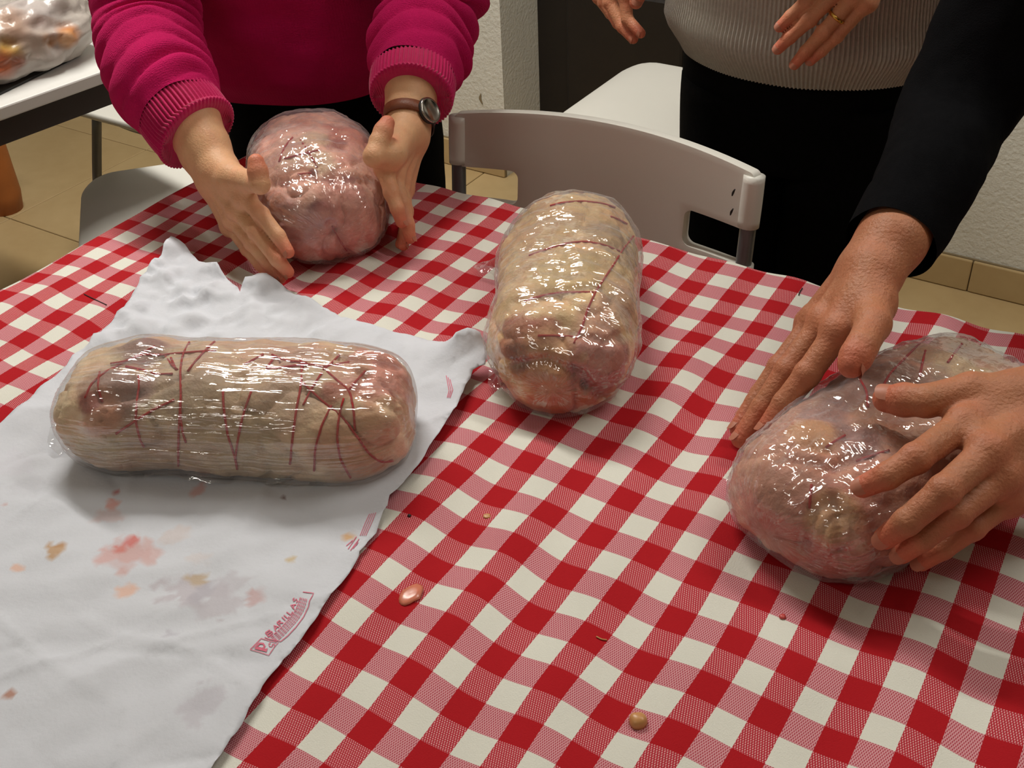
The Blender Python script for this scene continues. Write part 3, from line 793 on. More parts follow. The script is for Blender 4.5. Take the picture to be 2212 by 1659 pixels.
# letters B A R I L L A S along the upper side of the box
base_l = [(560, 1075), (700, 960), (800, 860), (880, 770), (940, 710), (1000, 640), (1075, 530), (1125, 400), (1170, 290)]
GL = {'B': [[(0, 0), (0, 1)], [(0, 1), (.6, .9), (.6, .6), (0, .52)], [(0, .52), (.7, .4), (.7, .1), (0, 0)]], 'A': [[(0, 0), (.4, 1), (.8, 0)], [(.15, .35), (.65, .35)]], 'R': [[(0, 0), (0, 1)], [(0, 1), (.65, .85), (.6, .55), (0, .5)], [(.3, .5), (.75, 0)]], 'I': [[(.3, 0), (.3, 1)]], 'L': [[(0, 1), (0, 0), (.6, 0)]], 'S': [[(.65, .85), (.3, 1), (.05, .75), (.6, .35), (.35, 0), (0, .15)]]}
for k, chx in enumerate('BARILLAS'):
    a = np.array(base_l[k], float); b = np.array(base_l[k + 1], float); e1 = (b - a) * .92; e2 = np.array([e1[1], -e1[0]]); e2 = e2 / np.linalg.norm(e2) * 105
    for l in GL[chx]:
        S.append(stroke(sk([tuple(a + e1 * x_ + e2 * (y_ * .95 + .05)) for x_, y_ in l]), 2.4))
# fine lines of small print
for r in range(5):
    o1 = 26 + 34 * r
    L = []
    for k in range(len(base_l) - 1):
        a = np.array(base_l[k], float); b = np.array(base_l[k + 1], float); e1 = b - a; e2 = np.array([-e1[1], e1[0]]) / np.linalg.norm(e1)
        L.append(tuple(a + e2 * o1 + e1 * .15))
    L.append(tuple(np.array(base_l[-1]) + np.array([o1 * .95, -10 + 6 * r])))
    for k in range(len(L) - 1):
        a = np.array(L[k]); b = np.array(L[k + 1])
        for c0, c1 in ((0, .38), (.48, .9)):
            S.append(stroke(sk([tuple(a + (b - a) * c0), tuple(a + (b - a) * c1)]), 1.5 if r else 2.2))
tag(mk('printed_stamp', *join(S), MT['stamp'], pap, smooth=False), kind='stuff')
S = []
for k in range(4):
    S.append(stroke([(812 - 4.5 * k, 1108 + k), (803 - 4.5 * k, 1130), (790 - 4 * k, 1158)], 1.3))
for a, b, c, d in ((752, 1187, 770, 1160), (757, 1190, 776, 1165), (763, 1186, 774, 1172), (748, 1180, 762, 1168)):
    S.append(stroke([(a, b), (c, d)], 1.6))
for k in range(3): S.append(stroke([(964 + 4 * k, 812 + 4 * k), (970 + 4 * k, 845 - k), (966 + 3 * k, 860)], 1.5))
tag(mk('faded_stamp', *join(S), MT['stamp'], pap, smooth=False), kind='stuff')

# ================================================================== wrapped roasts
def roast(label, c, deg, L, Wd, H, seed, base_col, patches=(), bumps=(), creases=(), strings=(), pz=0.0, lump=.010, n1=3.2, n2=2.5, tilt=0.0, taper=0.0, fst=(30, 8, 1), fstr=.8, frough=.10, haze=.05, fwr=.0016, fdir=(14, 60), srad=.0011, flow=1.0):
    a_ = math.radians(deg); a = np.array([math.cos(a_), math.sin(a_), 0]); s = np.array([-math.sin(a_), math.cos(a_), 0]); up = np.array([0, 0, 1.])
    z0 = TZ + .0075 + pz
    nph, nth = 170, 200
    def surf(nph, nth):
        ph = np.linspace(.004, np.pi - .004, nph); th = np.linspace(0, 2 * np.pi, nth + 1)
        PH, TH = np.meshgrid(ph, th, indexing='ij')
        r1 = (np.abs(np.cos(PH))**n1 + np.abs(np.sin(PH))**n1)**(-1 / n1)
        r2 = (np.abs(np.cos(TH))**n2 + np.abs(np.sin(TH))**n2)**(-1 / n2)
        X = r1 * np.cos(PH); rho = r1 * np.sin(PH) * r2
        k = 1 + taper * X
        Y = Wd * rho * np.cos(TH) * k; Z = H * rho * np.sin(TH) * k
        lowz = -H * .72
        Z = np.where(Z < lowz, lowz + (Z - lowz) * .12, Z) + H * .75
        P = np.array([c[0], c[1], z0]) + (X * L)[..., None] * a + Y[..., None] * s + (Z + tilt * (X + 1) * L)[..., None] * up
        du = np.gradient(P, axis=0); dv = np.gradient(P, axis=1)
        nn = nrm(np.cross(du, dv))
        cen = np.array([c[0], c[1], z0 + H * .7])
        if (nn * (P - cen)).sum() < 0: nn = -nn
        return P, nn, X, TH
    def faces(nph, nth):
        w = nth + 1
        F = [(i * w + j, (i + 1) * w + j, (i + 1) * w + j + 1, i * w + j + 1) for i in range(nph - 1) for j in range(nth)]
        F += [(j, j + 1, nph * w) for j in range(nth)] + [((nph - 1) * w + j + 1, (nph - 1) * w + j, nph * w + 1) for j in range(nth)]
        return F
    P, nn, X, TH = surf(nph, nth); F = faces(nph, nth)
    fl_ = P.reshape(-1, 3); fn = nn.reshape(-1, 3)
    bv = BVHTree.FromPolygons([tuple(p) for p in np.concatenate([fl_, P[0].mean(0)[None], P[-1].mean(0)[None]])], F)
    def hit(px, py, b=bv):
        h = b.ray_cast(Vector(CW), Vector(ray(px, py)))
        return None if h[0] is None else np.array(h[0])
    feats = []
    for px, py, rad, hgt in bumps:
        q = hit(px, py)
        if q is not None: feats.append(('b', q[None], rad, hgt))
    for pts, wd, dp in creases:
        qs = []
        for k in range(len(pts) - 1):
            for t_ in np.linspace(0, 1, 8):
                q = hit(*(np.array(pts[k]) * (1 - t_) + np.array(pts[k + 1]) * t_))
                if q is not None: qs.append(q)
        if qs: feats.append(('c', np.array(qs), wd, -dp))
    def disp(p, fine=True):
        d = flow * (lump * .75 * fbm(p * 14, 2, seed) )
        for k_, q, rad, hgt in feats:
            m_ = q.mean(0); near = np.linalg.norm(p - m_, axis=1) < np.linalg.norm(q - m_, axis=1).max() + 2.6 * rad
            dd = np.min(np.linalg.norm(p[near][:, None] - q[None], axis=2), axis=1)
            d[near] += hgt * np.exp(-(dd / rad)**2) * (1 if fine or k_ == 'b' else .35)
        if fine:
            rg = np.abs(vnoise(p * 22, seed + 5)); d = d - lump * .75 * np.exp(-rg / .07) + .0022 * fbm(p * 60, 3, seed + 9) - .0012 * np.exp(-np.abs(vnoise(p * 60, seed + 6)) / .08)
        return d
    cen = lambda Q: np.concatenate([Q.reshape(-1, 3), Q[0].mean(0)[None], Q[-1].mean(0)[None]])
    D = disp(fl_)
    Q = fl_ + fn * D[:, None]; Q[:, 2] = np.maximum(Q[:, 2], z0 + .0012)
    Q = Q.reshape(nph, nth + 1, 3); Q[:, -1] = Q[:, 0]; MV = cen(Q)
    col = np.tile(np.array(srgb(*base_col)), (len(MV), 1))
    v1 = fbm(MV * 22, 3, seed + 21)[:, None]; v2_ = fbm(MV * 48, 3, seed + 31)[:, None]
    col = col * (1 + .28 * v1) * (1 + np.array([-.02, -.10, -.10]) * np.clip(v2_ * 1.6, -1, 1))
    mb = BVHTree.FromPolygons([tuple(p) for p in MV], F)
    for pt in patches:
        h = hit(pt[0], pt[1], mb)
        if h is None: continue
        d = np.linalg.norm(MV - h, axis=1) / pt[2] + .35 * fbm(MV * 55, 2, seed + 3)
        k = (np.clip((1.25 - d) * 2.2, 0, 1) * (pt[4] if len(pt) > 4 else .85))[:, None]
        col = col * (1 - k) + np.array(srgb(*pt[3])) * k
    col = np.clip(col, .005, 1)
    t = empty('wrapped_roast', (c[0], c[1], z0)); tag(t, label, 'roast', 'cling-wrapped tied roasts on the table')
    mkw('meat', MV, F, MT['meat'], t, col=col)
    # strings tied round the meat
    for l in strings:
        qs = []
        for k in range(len(l) - 1):
            n = max(2, int(math.dist(l[k], l[k + 1]) / 7))
            for u in range(n + (k == len(l) - 2)):
                px = l[k][0] + (l[k + 1][0] - l[k][0]) * u / n; py = l[k][1] + (l[k + 1][1] - l[k][1]) * u / n
                h = mb.ray_cast(Vector(CW), Vector(ray(px, py)))
                if h[0] is not None: qs.append(np.array(h[0]) + np.array(h[1]) * .0006 * (1 if np.dot(h[1], ray(px, py)) < 0 else -1))
        if len(qs) > 3:
            qs = np.array(qs)
            for _ in range(2): qs[1:-1] = (qs[:-2] + 2 * qs[1:-1] + qs[2:]) / 4
            mkw('string', *loft(pathkeys(qs, srad), len(qs), 6)[:2], MT['string'], t)
    # cling film
    nfp, nft = 230, 280
    P, nn, X, TH = surf(nfp, nft); fp = P.reshape(-1, 3); fn = nn.reshape(-1, 3)
    low = disp(fp, False); full = disp(fp)
    la = np.stack([(X.ravel() * L) * fdir[0], TH.ravel() / 6.283 * fdir[1], 0 * X.ravel()], 1)
    wr = fwr * (ridge(la + .6 * fbm(fp * 14, 2, seed + 40)[:, None], seed + 50) + .5 * ridge(la * 2.3, seed + 51)) + .0008 * vnoise(fp * 45, seed + 60)
    wr = wr * np.clip((1 - np.abs(X.ravel())) * 7, .05, 1) + .0006 * ridge(fp * 60, seed + 61)
    D = np.maximum(low + .0022 + np.clip(wr, -.002, .004), full + .0012)
    Q = fp + fn * D[:, None]; Q[:, 2] = np.maximum(Q[:, 2], z0)
    Q = Q.reshape(nfp, nft + 1, 3); Q[:, -1] = Q[:, 0]
    uv = np.stack([np.r_[(X.ravel() * L), L, -L], np.r_[TH.ravel() / 6.283 * .42, 0, 0]], 1)
    fm = film_mat('cling_film', fst, seed, fstr, frough, haze)
    mkw('cling_film', cen(Q), faces(nfp, nft), fm, t, uv=uv * 10)
    return t, mb, fm, z0

def cr_(crop, l):
    x0, y0, k = crop; return [(x0 + a * k, y0 + b * k) for a, b in l]
c1 = (120, 680, .3617)
S1 = [[(265, 345), (255, 400), (262, 470), (280, 525)], [(490, 330), (500, 420), (485, 520), (480, 640), (505, 740), (530, 790)], [(820, 130), (760, 240), (745, 340), (750, 480), (745, 620), (765, 720), (780, 760)], [(750, 480), (740, 640), (735, 780), (735, 900)], [(980, 135), (890, 220), (820, 300), (790, 340)], [(1000, 460), (1005, 570), (1030, 720), (1075, 850), (1085, 920)], [(1170, 460), (1120, 600), (1090, 740), (1075, 860)], [(1470, 300), (1470, 400), (1440, 560), (1420, 700), (1400, 890)], [(1590, 350), (1530, 440), (1480, 540)], [(1650, 540), (1590, 660), (1550, 800), (1545, 930)], [(1720, 500), (1690, 620), (1680, 740), (1700, 860), (1760, 970)], [(1480, 410), (1600, 520), (1720, 620), (1800, 730), (1870, 830), (1940, 880), (2015, 870)], [(1620, 340), (1700, 410), (1755, 455), (1780, 560), (1790, 690)], [(1850, 335), (1790, 400), (1750, 450)], [(330, 295), (420, 280), (520, 240), (650, 240), (830, 225), (960, 215)], [(420, 310), (520, 330), (600, 360), (700, 355)], [(1130, 300), (1240, 240)], [(1260, 320), (1310, 250)], [(1260, 325), (1400, 310), (1500, 295), (1600, 315), (1680, 300), (1750, 285)], [(1290, 240), (1370, 275), (1500, 290)], [(1700, 240), (1640, 300), (1600, 330)], [(360, 710), (480, 630), (600, 560), (710, 510)], [(180, 500), (210, 420), (290, 350), (400, 290), (500, 240), (590, 190)], [(655, 245), (700, 310), (730, 330)], [(1460, 265), (1480, 320)], [(690, 260), (720, 330)]]
e0, e1 = onz(152, 872, TZ + .045), onz(885, 900, TZ + .045)
R1 = roast('long tied roast in shiny cling film lying on the butcher paper', ((e0[0] + e1[0]) / 2, (e0[1] + e1[1]) / 2 - .002), math.degrees(math.atan2(e1[1] - e0[1], e1[0] - e0[0])), np.linalg.norm(e1 - e0) / 2 * .99, .074, .050, 11, (222, 192, 158),
    patches=[(300, 745, .026, (150, 116, 110)), (245, 840, .030, (150, 114, 108)), (205, 900, .022, (200, 142, 112)), (190, 870, .010, (150, 70, 60)), (830, 800, .040, (222, 146, 132)), (790, 740, .014, (178, 84, 70)), (720, 842, .013, (172, 92, 74)), (560, 735, .035, (208, 178, 150), .6), (780, 960, .040, (200, 154, 118), .7), (420, 860, .03, (160, 136, 118), .6), (620, 850, .03, (170, 140, 120), .5), (640, 770, .025, (176, 126, 112), .6), (760, 790, .016, (214, 170, 140), .8), (350, 1000, .04, (190, 150, 122), .6), (500, 960, .05, (178, 150, 112), .5)],
    bumps=[(310, 745, .024, .006), (245, 835, .024, .005), (820, 790, .022, .008), (830, 880, .024, .006), (800, 735, .016, .005), (850, 770, .018, .005), (205, 910, .012, .006), (400, 870, .03, .002)],
    creases=[([(225, 870), (300, 850)], .006, .007), ([(350, 760), (300, 790), (240, 790)], .006, .006), ([(790, 810), (770, 850), (850, 890)], .005, .006), ([(720, 765), (800, 790), (850, 800)], .005, .007), ([(850, 860), (870, 960)], .005, .006)],
    strings=[cr_(c1, l) for l in S1], pz=.004, lump=.008, n1=4.2, n2=2.6, fst=(3, 26, 1), fstr=.8, frough=.035, fdir=(7, 60), fwr=.0011, haze=.035)
c2 = (980, 400, .3255)
S2 = [[(640, 140), (720, 118), (850, 108), (980, 122), (1070, 150)], [(500, 470), (640, 420), (760, 385), (880, 375), (1000, 400), (1100, 440)], [(1190, 340), (1120, 430), (1060, 530), (1000, 620), (940, 710), (890, 820), (850, 950), (800, 1050)], [(470, 770), (600, 730), (720, 712), (850, 712), (930, 715)], [(560, 1000), (680, 1000), (800, 1010)], [(1040, 210), (1100, 230), (1150, 260)]]
f2_, b2_ = onz(1230, 905, TZ + .005), onz(1272, 428, TZ + .078)
R2 = roast('pale tied roast wrapped in wrinkled cling film lying before the tucked chair', ((f2_[0] + b2_[0]) / 2 - .009, (f2_[1] + b2_[1]) / 2 - .014), math.degrees(math.atan2(b2_[1] - f2_[1], b2_[0] - f2_[0])), np.linalg.norm((b2_ - f2_)[:2]) / 2 * .99, .074, .060, 23, (230, 194, 148),
    patches=[(1200, 850, .040, (206, 132, 86)), (1230, 880, .03, (196, 116, 74)), (1320, 790, .036, (178, 112, 108)), (1110, 730, .024, (182, 108, 84)), (1120, 770, .013, (140, 92, 82), .7), (1180, 710, .014, (186, 100, 84), .7), (1260, 830, .005, (90, 64, 62)), (1290, 700, .022, (206, 150, 126), .7), (1340, 640, .03, (180, 132, 116), .6), (1230, 590, .04, (204, 176, 124), .7), (1220, 470, .06, (200, 168, 126), .6), (1330, 520, .04, (168, 140, 112), .6), (1120, 640, .024, (212, 178, 136), .7), (1180, 760, .02, (208, 160, 116), .7)],
    bumps=[(1200, 850, .035, .010), (1130, 640, .02, .006), (1280, 620, .026, .005), (1340, 640, .02, .006), (1170, 690, .022, .005), (1100, 720, .018, .006), (1320, 760, .03, .005), (1250, 760, .018, .006)],
    creases=[([(1110, 790), (1180, 775), (1250, 800), (1290, 850)], .005, .009), ([(1120, 655), (1200, 630), (1290, 625)], .006, .006), ([(1240, 720), (1300, 740), (1350, 720)], .005, .006), ([(1130, 545), (1230, 520), (1350, 545)], .006, .004), ([(1240, 800), (1260, 830)], .004, .008)],
    strings=[cr_(c2, l) for l in S2], lump=.008, n1=3.4, n2=2.3, taper=.02, fst=(18, 7, 1), fstr=1.0, frough=.04, fdir=(60, 16), fwr=.0018, haze=.045)
c3 = (350, 180, .2939)
S3 = [[(900, 555), (1000, 530), (1080, 510), (1150, 495)], [(1020, 420), (1070, 490), (1110, 560), (1140, 620)], [(1000, 670), (1100, 660)], [(1250, 1050), (1310, 1160), (1390, 1270)], [(860, 580), (900, 470), (960, 400)]]
f3, b3 = onz(735, 572, TZ + .006), onz(660, 256, TZ + .085)
R3 = roast('glossy pink wrapped roast held between two hands at the table corner', ((f3[0] + b3[0]) / 2 + .002, (f3[1] + b3[1]) / 2 - .008), math.degrees(math.atan2(b3[1] - f3[1], b3[0] - f3[0])), np.linalg.norm((b3 - f3)[:2]) / 2 * 1.0, .080, .066, 37, (236, 180, 160),
    patches=[(690, 460, .016, (120, 20, 30), 1), (722, 305, .016, (160, 84, 70)), (675, 300, .02, (222, 188, 156)), (690, 350, .018, (222, 190, 160)), (610, 340, .03, (206, 160, 140), .6), (760, 280, .03, (206, 120, 104), .7), (700, 540, .05, (206, 126, 118), .7), (780, 500, .03, (210, 128, 110), .7), (640, 480, .03, (196, 150, 146), .6), (740, 420, .03, (206, 130, 118), .6), (677, 370, .006, (130, 40, 44)), (640, 340, .02, (216, 178, 152), .7)],
    bumps=[(760, 500, .03, .006), (640, 420, .03, .006), (690, 330, .03, .004), (620, 300, .02, .005), (760, 300, .025, .006), (680, 540, .03, .004)],
    creases=[([(715, 480), (735, 520), (760, 560)], .006, .008), ([(590, 400), (680, 385), (800, 390)], .007, .007), ([(640, 300), (690, 370)], .005, .005)],
    strings=[cr_(c3, l) for l in S3], lump=.009, n1=3.0, n2=2.4, fst=(12, 20, 1), fstr=1.0, frough=.05, fdir=(55, 26), fwr=.0016, haze=.055)
c4 = (1500, 460, .5064)
S4 = [[(700, 700), (735, 760), (740, 830)], [(960, 560), (880, 640), (830, 690), (790, 770)], [(985, 590), (960, 700)], [(690, 1060), (760, 1035), (830, 1015)], [(1140, 560), (1080, 640)], [(500, 1160), (490, 1260)], [(560, 1000), (640, 950)]]
R4 = roast('large wrapped roast between the two weathered hands of the dark-sleeved person', (.271, .258), 70, .157, .083, .054, 53, (214, 158, 132),
    patches=[(1900, 740, .05, (122, 92, 80), .8), (1830, 830, .04, (132, 98, 86), .7), (2080, 790, .03, (208, 182, 142)), (2110, 750, .03, (196, 160, 130)), (1760, 930, .02, (212, 156, 108)), (1780, 890, .02, (176, 140, 136), .7), (1740, 1130, .05, (190, 120, 104), .8), (1840, 1230, .03, (186, 108, 92), .8), (1680, 1020, .03, (196, 140, 116), .7), (1800, 1120, .02, (206, 160, 112), .8), (1860, 950, .02, (150, 110, 110), .7), (1960, 830, .03, (150, 110, 92), .7), (2010, 760, .02, (190, 150, 116), .7)],
    bumps=[(1760, 930, .02, .006), (1700, 1080, .03, .005), (1800, 1150, .02, .005), (1880, 1000, .02, .005), (2060, 800, .03, .005), (1840, 1200, .02, .006)],
    creases=[([(1740, 1180), (1760, 1110), (1800, 1080)], .005, .007), ([(1700, 1000), (1800, 1010), (1880, 980)], .006, .008), ([(1810, 1100), (1815, 1200)], .005, .007)],
    strings=[cr_(c4, l) for l in S4], lump=.007, n1=3.2, n2=2.6, fst=(14, 14, 1), fstr=1.0, frough=.045, fdir=(40, 40), fwr=.0018, haze=.045)

# loose film tails
def tail(root, fm, px0, ctr, sz, seed, rot):
    n = 26; u = np.linspace(-1, 1, n); A, B = np.meshgrid(u, u, indexing='ij')
    c = onz(*px0, TZ + ctr); ca, sa = math.cos(rot), math.sin(rot)
    x = sz[0] * A * (1 - .25 * np.abs(B)); y = sz[1] * B * (1 - .3 * A**2)
    p = np.stack([c[0] + ca * x - sa * y, c[1] + sa * x + ca * y, 0 * x], -1).reshape(-1, 3)
    p[:, 2] = TZ + .0088 + np.abs(.010 * ridge(p * 40, seed)) * .8 + .004 * (1 + vnoise(p * 90, seed + 1))
    F = [(i * n + j, (i + 1) * n + j, (i + 1) * n + j + 1, i * n + j + 1) for i in range(n - 1) for j in range(n - 1)]
    uv = np.stack([x.ravel(), y.ravel()], 1) * 10
    mkw('film_tail', p, F, fm, root, uv=uv)
tail(R2[0], R2[2], (1085, 590), .008, (.035, .022), 3, .4)
tail(R2[0], R2[2], (1090, 810), .01, (.016, .03), 5, .3)
tail(R4[0], R4[2], (1625, 1045), .01, (.018, .03), 7, -.3)
tail(R4[0], R4[2], (1880, 1235), .006, (.03, .016), 9, .5)
tail(R1[0], R1[2], (150, 940), .008, (.016, .034), 11, .6)
tail(R1[0], R1[2], (500, 1035), .010, (.10, .012), 13, .42)

# ================================================================== scraps on the cloth
def scrap(name, px, py, r, hgt, mat, label, cat, seed, st=(1, 1)):
    c = onz(px, py, TZ + .005); z = clothz(c[0], c[1])
    v, f = lathe([(.001, 0), (r, .0003), (r * 1.02, hgt * .4), (r * .85, hgt * .8), (r * .5, hgt), (.0005, hgt * 1.02)], 16, (0, 0, 0))
    v = np.array(v); v[:, 0] *= st[0]; v[:, 1] *= st[1]
    v += nrm(v + 1e-9) * (r * .18 * vnoise(v / r * 1.5 + seed, seed))[:, None] * np.array([1, 1, .3]); v[:, 2] = np.maximum(v[:, 2], 0)
    o = mk(name, v, f, mat); o.location = (c[0], c[1], z); return tag(o, label, cat)
scrap('fat_scrap', 1378, 1563, .0066, .007, MT['scrap'], 'small tan lump of fat lying alone on a pink check', 'scrap', 1)
scrap('skin_scrap', 888, 1288, .010, .003, attr_mat('translucent_scrap', .2) if False else plain('pink_scrap', srgb(206, 122, 96), .25, nscale=150, nvar=.25), 'thin glistening scrap of pink skin near the paper edge', 'scrap', 3, (.8, 1.3))
scrap('meat_crumb', 1690, 1337, .0026, .0022, MT['redbit'], 'tiny red meat crumb on a white check', 'crumb', 5)
scrap('brown_crumb', 885, 1120, .0016, .0018, MT['ink'], 'tiny dark crumb on the cloth beside the butcher paper', 'crumb', 6)
scrap('pale_crumb', 1052, 1115, .0034, .0012, MT['scrap'], 'flat pale meat crumb on a red check', 'crumb', 7)
def hair(name, l, r, mat, label):
    P = [onz(a, b, TZ + .005) for a, b in l]; P = [(p[0], p[1], clothz(p[0], p[1]) + .0008) for p in P]
    return tag(mk(name, *loft(pathkeys(P, r), 16, 6)[:2], mat), label, 'thread')
hair('loose_thread', [(1725, 640), (1728, 632), (1733, 625)], .0006, MT['ink'], 'short dark thread at the far table edge beside the wrist')
hair('loose_thread', [(183, 640), (205, 652), (232, 664)], .0005, MT['ink'], 'thin dark thread on the cloth left of the crumpled paper')
hair('pale_thread', [(1288, 1378), (1300, 1383), (1311, 1384)], .0006, MT['scrap'], 'short pale fibre on a red check in the open cloth')

# ================================================================== people
RB = np.array([.0106, .0096, .0086, .0072])
def J(l): return [onz(*p) for p in l]
def JY(l): return [ony(*p) for p in l]
def finger_sdf(p, j, r):
    d = sd_cap(p, j[0], j[1], r[0], r[1])
    d = smin(d, sd_cap(p, j[1], j[2], r[1], r[2]), .003)
    d = smin(d, sd_cap(p, j[2], j[3], r[2], r[3]), .003)
    return smin(d, np.linalg.norm(p - j[1], axis=1) - r[1] * 1.04, .003)
def hand_sdf(h):
    fs = h['fingers']; w = np.array(h['wrist']); sc = h['sc']; th = h['thumb']; arm = h['arm']
    mc = [np.array(f[0]) for f in fs]
    side = nrm(mc[0] - mc[3])
    dors = h['dors']
    def f(p):
        pal = None
        for i, m in enumerate(mc):
            a = w + side * (.018 - .012 * i) * sc
            d = sd_cap(p, a, m, .0185 * sc, .0125 * sc)
            pal = d if pal is None else smin(pal, d, .010)
        for i in range(3): pal = smin(pal, sd_cap(p, mc[i], mc[i + 1], .0115 * sc, .0112 * sc), .006)
        for i in range(4): pal = smin(pal, np.linalg.norm(p - (mc[i] + dors * .0035 * sc), axis=1) - .0098 * sc, .005)
        if not h.get('flatpalm'):
            for i in range(4):   # extensor tendons
                pal = smin(pal, sd_cap(p, w + dors * .013 * sc + side * (.008 - .005 * i), mc[i] + dors * .008 * sc, .0025, .003), .007)
        # thenar and thumb
        tb = smin(sd_cap(p, w + side * .012 * sc, th[0], .019 * sc, .0165 * sc), sd_cap(p, th[0], th[1], .0160 * sc, .0128 * sc), .008)
        tb = smin(tb, sd_cap(p, th[0], (mc[0] + w) / 2, .014 * sc, .013 * sc), .010)
        pal = smin(pal, tb, .010)
        tf = smin(sd_cap(p, th[1], th[2], .0124 * sc, .0112 * sc), sd_cap(p, th[2], th[3], .0112 * sc, .0094 * sc), .003)
        tf = smin(tf, sd_ell(p, th[2] * .45 + th[3] * .55, np.array([.0118, .0118, .0118]) * sc), .004)
        fg = None
        for i, j in enumerate(fs):
            r = RB * sc * (1.0, 1.03, .97, .86)[i]
            d = finger_sdf(p, j, r)
            fg = d if fg is None else smin(fg, d, .0008)
        d = smin(pal, fg, .006)
        d = smin(d, tf, .0045)
        # forearm: two strands make it wider than thick
        for k in range(len(arm) - 1):
            (a, ra), (b, rb) = arm[k], arm[k + 1]
            for s in (-1, 1):
                d = smin(d, sd_cap(p, np.array(a) + side * s * ra * .32, np.array(b) + side * s * rb * .32, ra * .86, rb * .86), .014)
        return d
    return f
def build_hand(h, col, vox=.0022):
    h['fingers'] = [[np.array(q) for q in f] for f in h['fingers']]; h['thumb'] = [np.array(q) for q in h['thumb']]
    pts = np.array([q for f in h['fingers'] for q in f] + h['thumb'] + [h['wrist']] + [a for a, r in h['arm']])
    pad = .04
    V, F = nets(hand_sdf(h), pts.min(0) - pad, pts.max(0) + pad, vox)
    # fine creases over knuckles
    n = len(V)
    c = np.tile(np.array(srgb(*col)), (n, 1))
    tips = np.array([f[3] for f in h['fingers']] + [h['thumb'][3]]); kn = np.array([f[1] for f in h['fingers']] + [f[0] for f in h['fingers']])
    dt = np.min(np.linalg.norm(V[:, None] - tips[None], axis=2), axis=1); dk = np.min(np.linalg.norm(V[:, None] - kn[None], axis=2), axis=1)
    dw = np.linalg.norm(V - np.array(h['wrist']), axis=1)
    hand = np.clip((min(np.linalg.norm(tips - np.array(h['wrist']), axis=1).max(), .2) - np.min(np.linalg.norm(V[:, None] - np.concatenate([kn, tips])[None], axis=2), axis=1)) / .12, 0, 1)
    k = (np.clip(1.3 - dt / .022, 0, 1) * .75 + .30 * np.exp(-(dk / .014)**2) + .12 * hand)[:, None]
    k = np.clip(k + .10 * fbm(V * 60, 2, 4)[:, None], 0, 1)
    red = np.array(srgb(*h.get('red', (206, 112, 88))))
    c = c * (1 - k) + red * k
    c *= (1 + .06 * fbm(V * 30, 2, 9))[:, None]
    nails = []
    for i, f in enumerate(h['fingers'] + [[None] + h['thumb'][1:]]):
        a, b = np.array(f[2]), np.array(f[3]); t = nrm(b - a)
        r = (RB[3] * h['sc'] * (1.0, 1.03, .97, .86)[i]) if i < 4 else .0098 * h['sc']
        dd = h.get('ndors', {}).get(i, h['dors'] if i < 4 else h['tdors'])
        dd = nrm(dd - t * (dd @ t)); s = np.cross(t, dd)
        L_ = .0058 * h['sc']; wv = []
        for u in np.linspace(-1, 1, 7):
            for q in np.linspace(-1, 1, 7):
                ww = r * .78 * q * (1 - .18 * max(u, 0)**2)
                hgt = math.sqrt(max((r * 1.06)**2 - ww**2, 0)) - .0002 - .0010 * max(-u, 0)
                wv.append(b + t * (u * L_ * (1 - .25 * q * q) - .0004) + s * ww + dd * hgt)
        nf = [(i_ * 7 + j_, i_ * 7 + j_ + 1, (i_ + 1) * 7 + j_ + 1, (i_ + 1) * 7 + j_) for i_ in range(6) for j_ in range(6)]
        nails.append((wv, nf))
    return V, F, np.clip(c, 0, 1), nails
def skin_body(root, hands, coarse, mat, col):
    VV = []; FF = []; CC = []; n = 0; nl = []
    for h in hands:
        V, F, c, nails = build_hand(h, col)
        VV.append(V); CC.append(c); FF.append(F + n); n += len(V); nl += nails
    lo, hi = coarse[1]
    V, F = nets(coarse[0], lo, hi, .013)
    VV.append(V); CC.append(np.tile(np.array(srgb(*col)), (len(V), 1))); FF.append(F + n)
    b = mkw('body', np.concatenate(VV), np.concatenate(FF).tolist(), mat, root, col=np.concatenate(CC))
    for v, f in nl:
        mk('fingernail', v, f, MT['nail'], b)
    return b
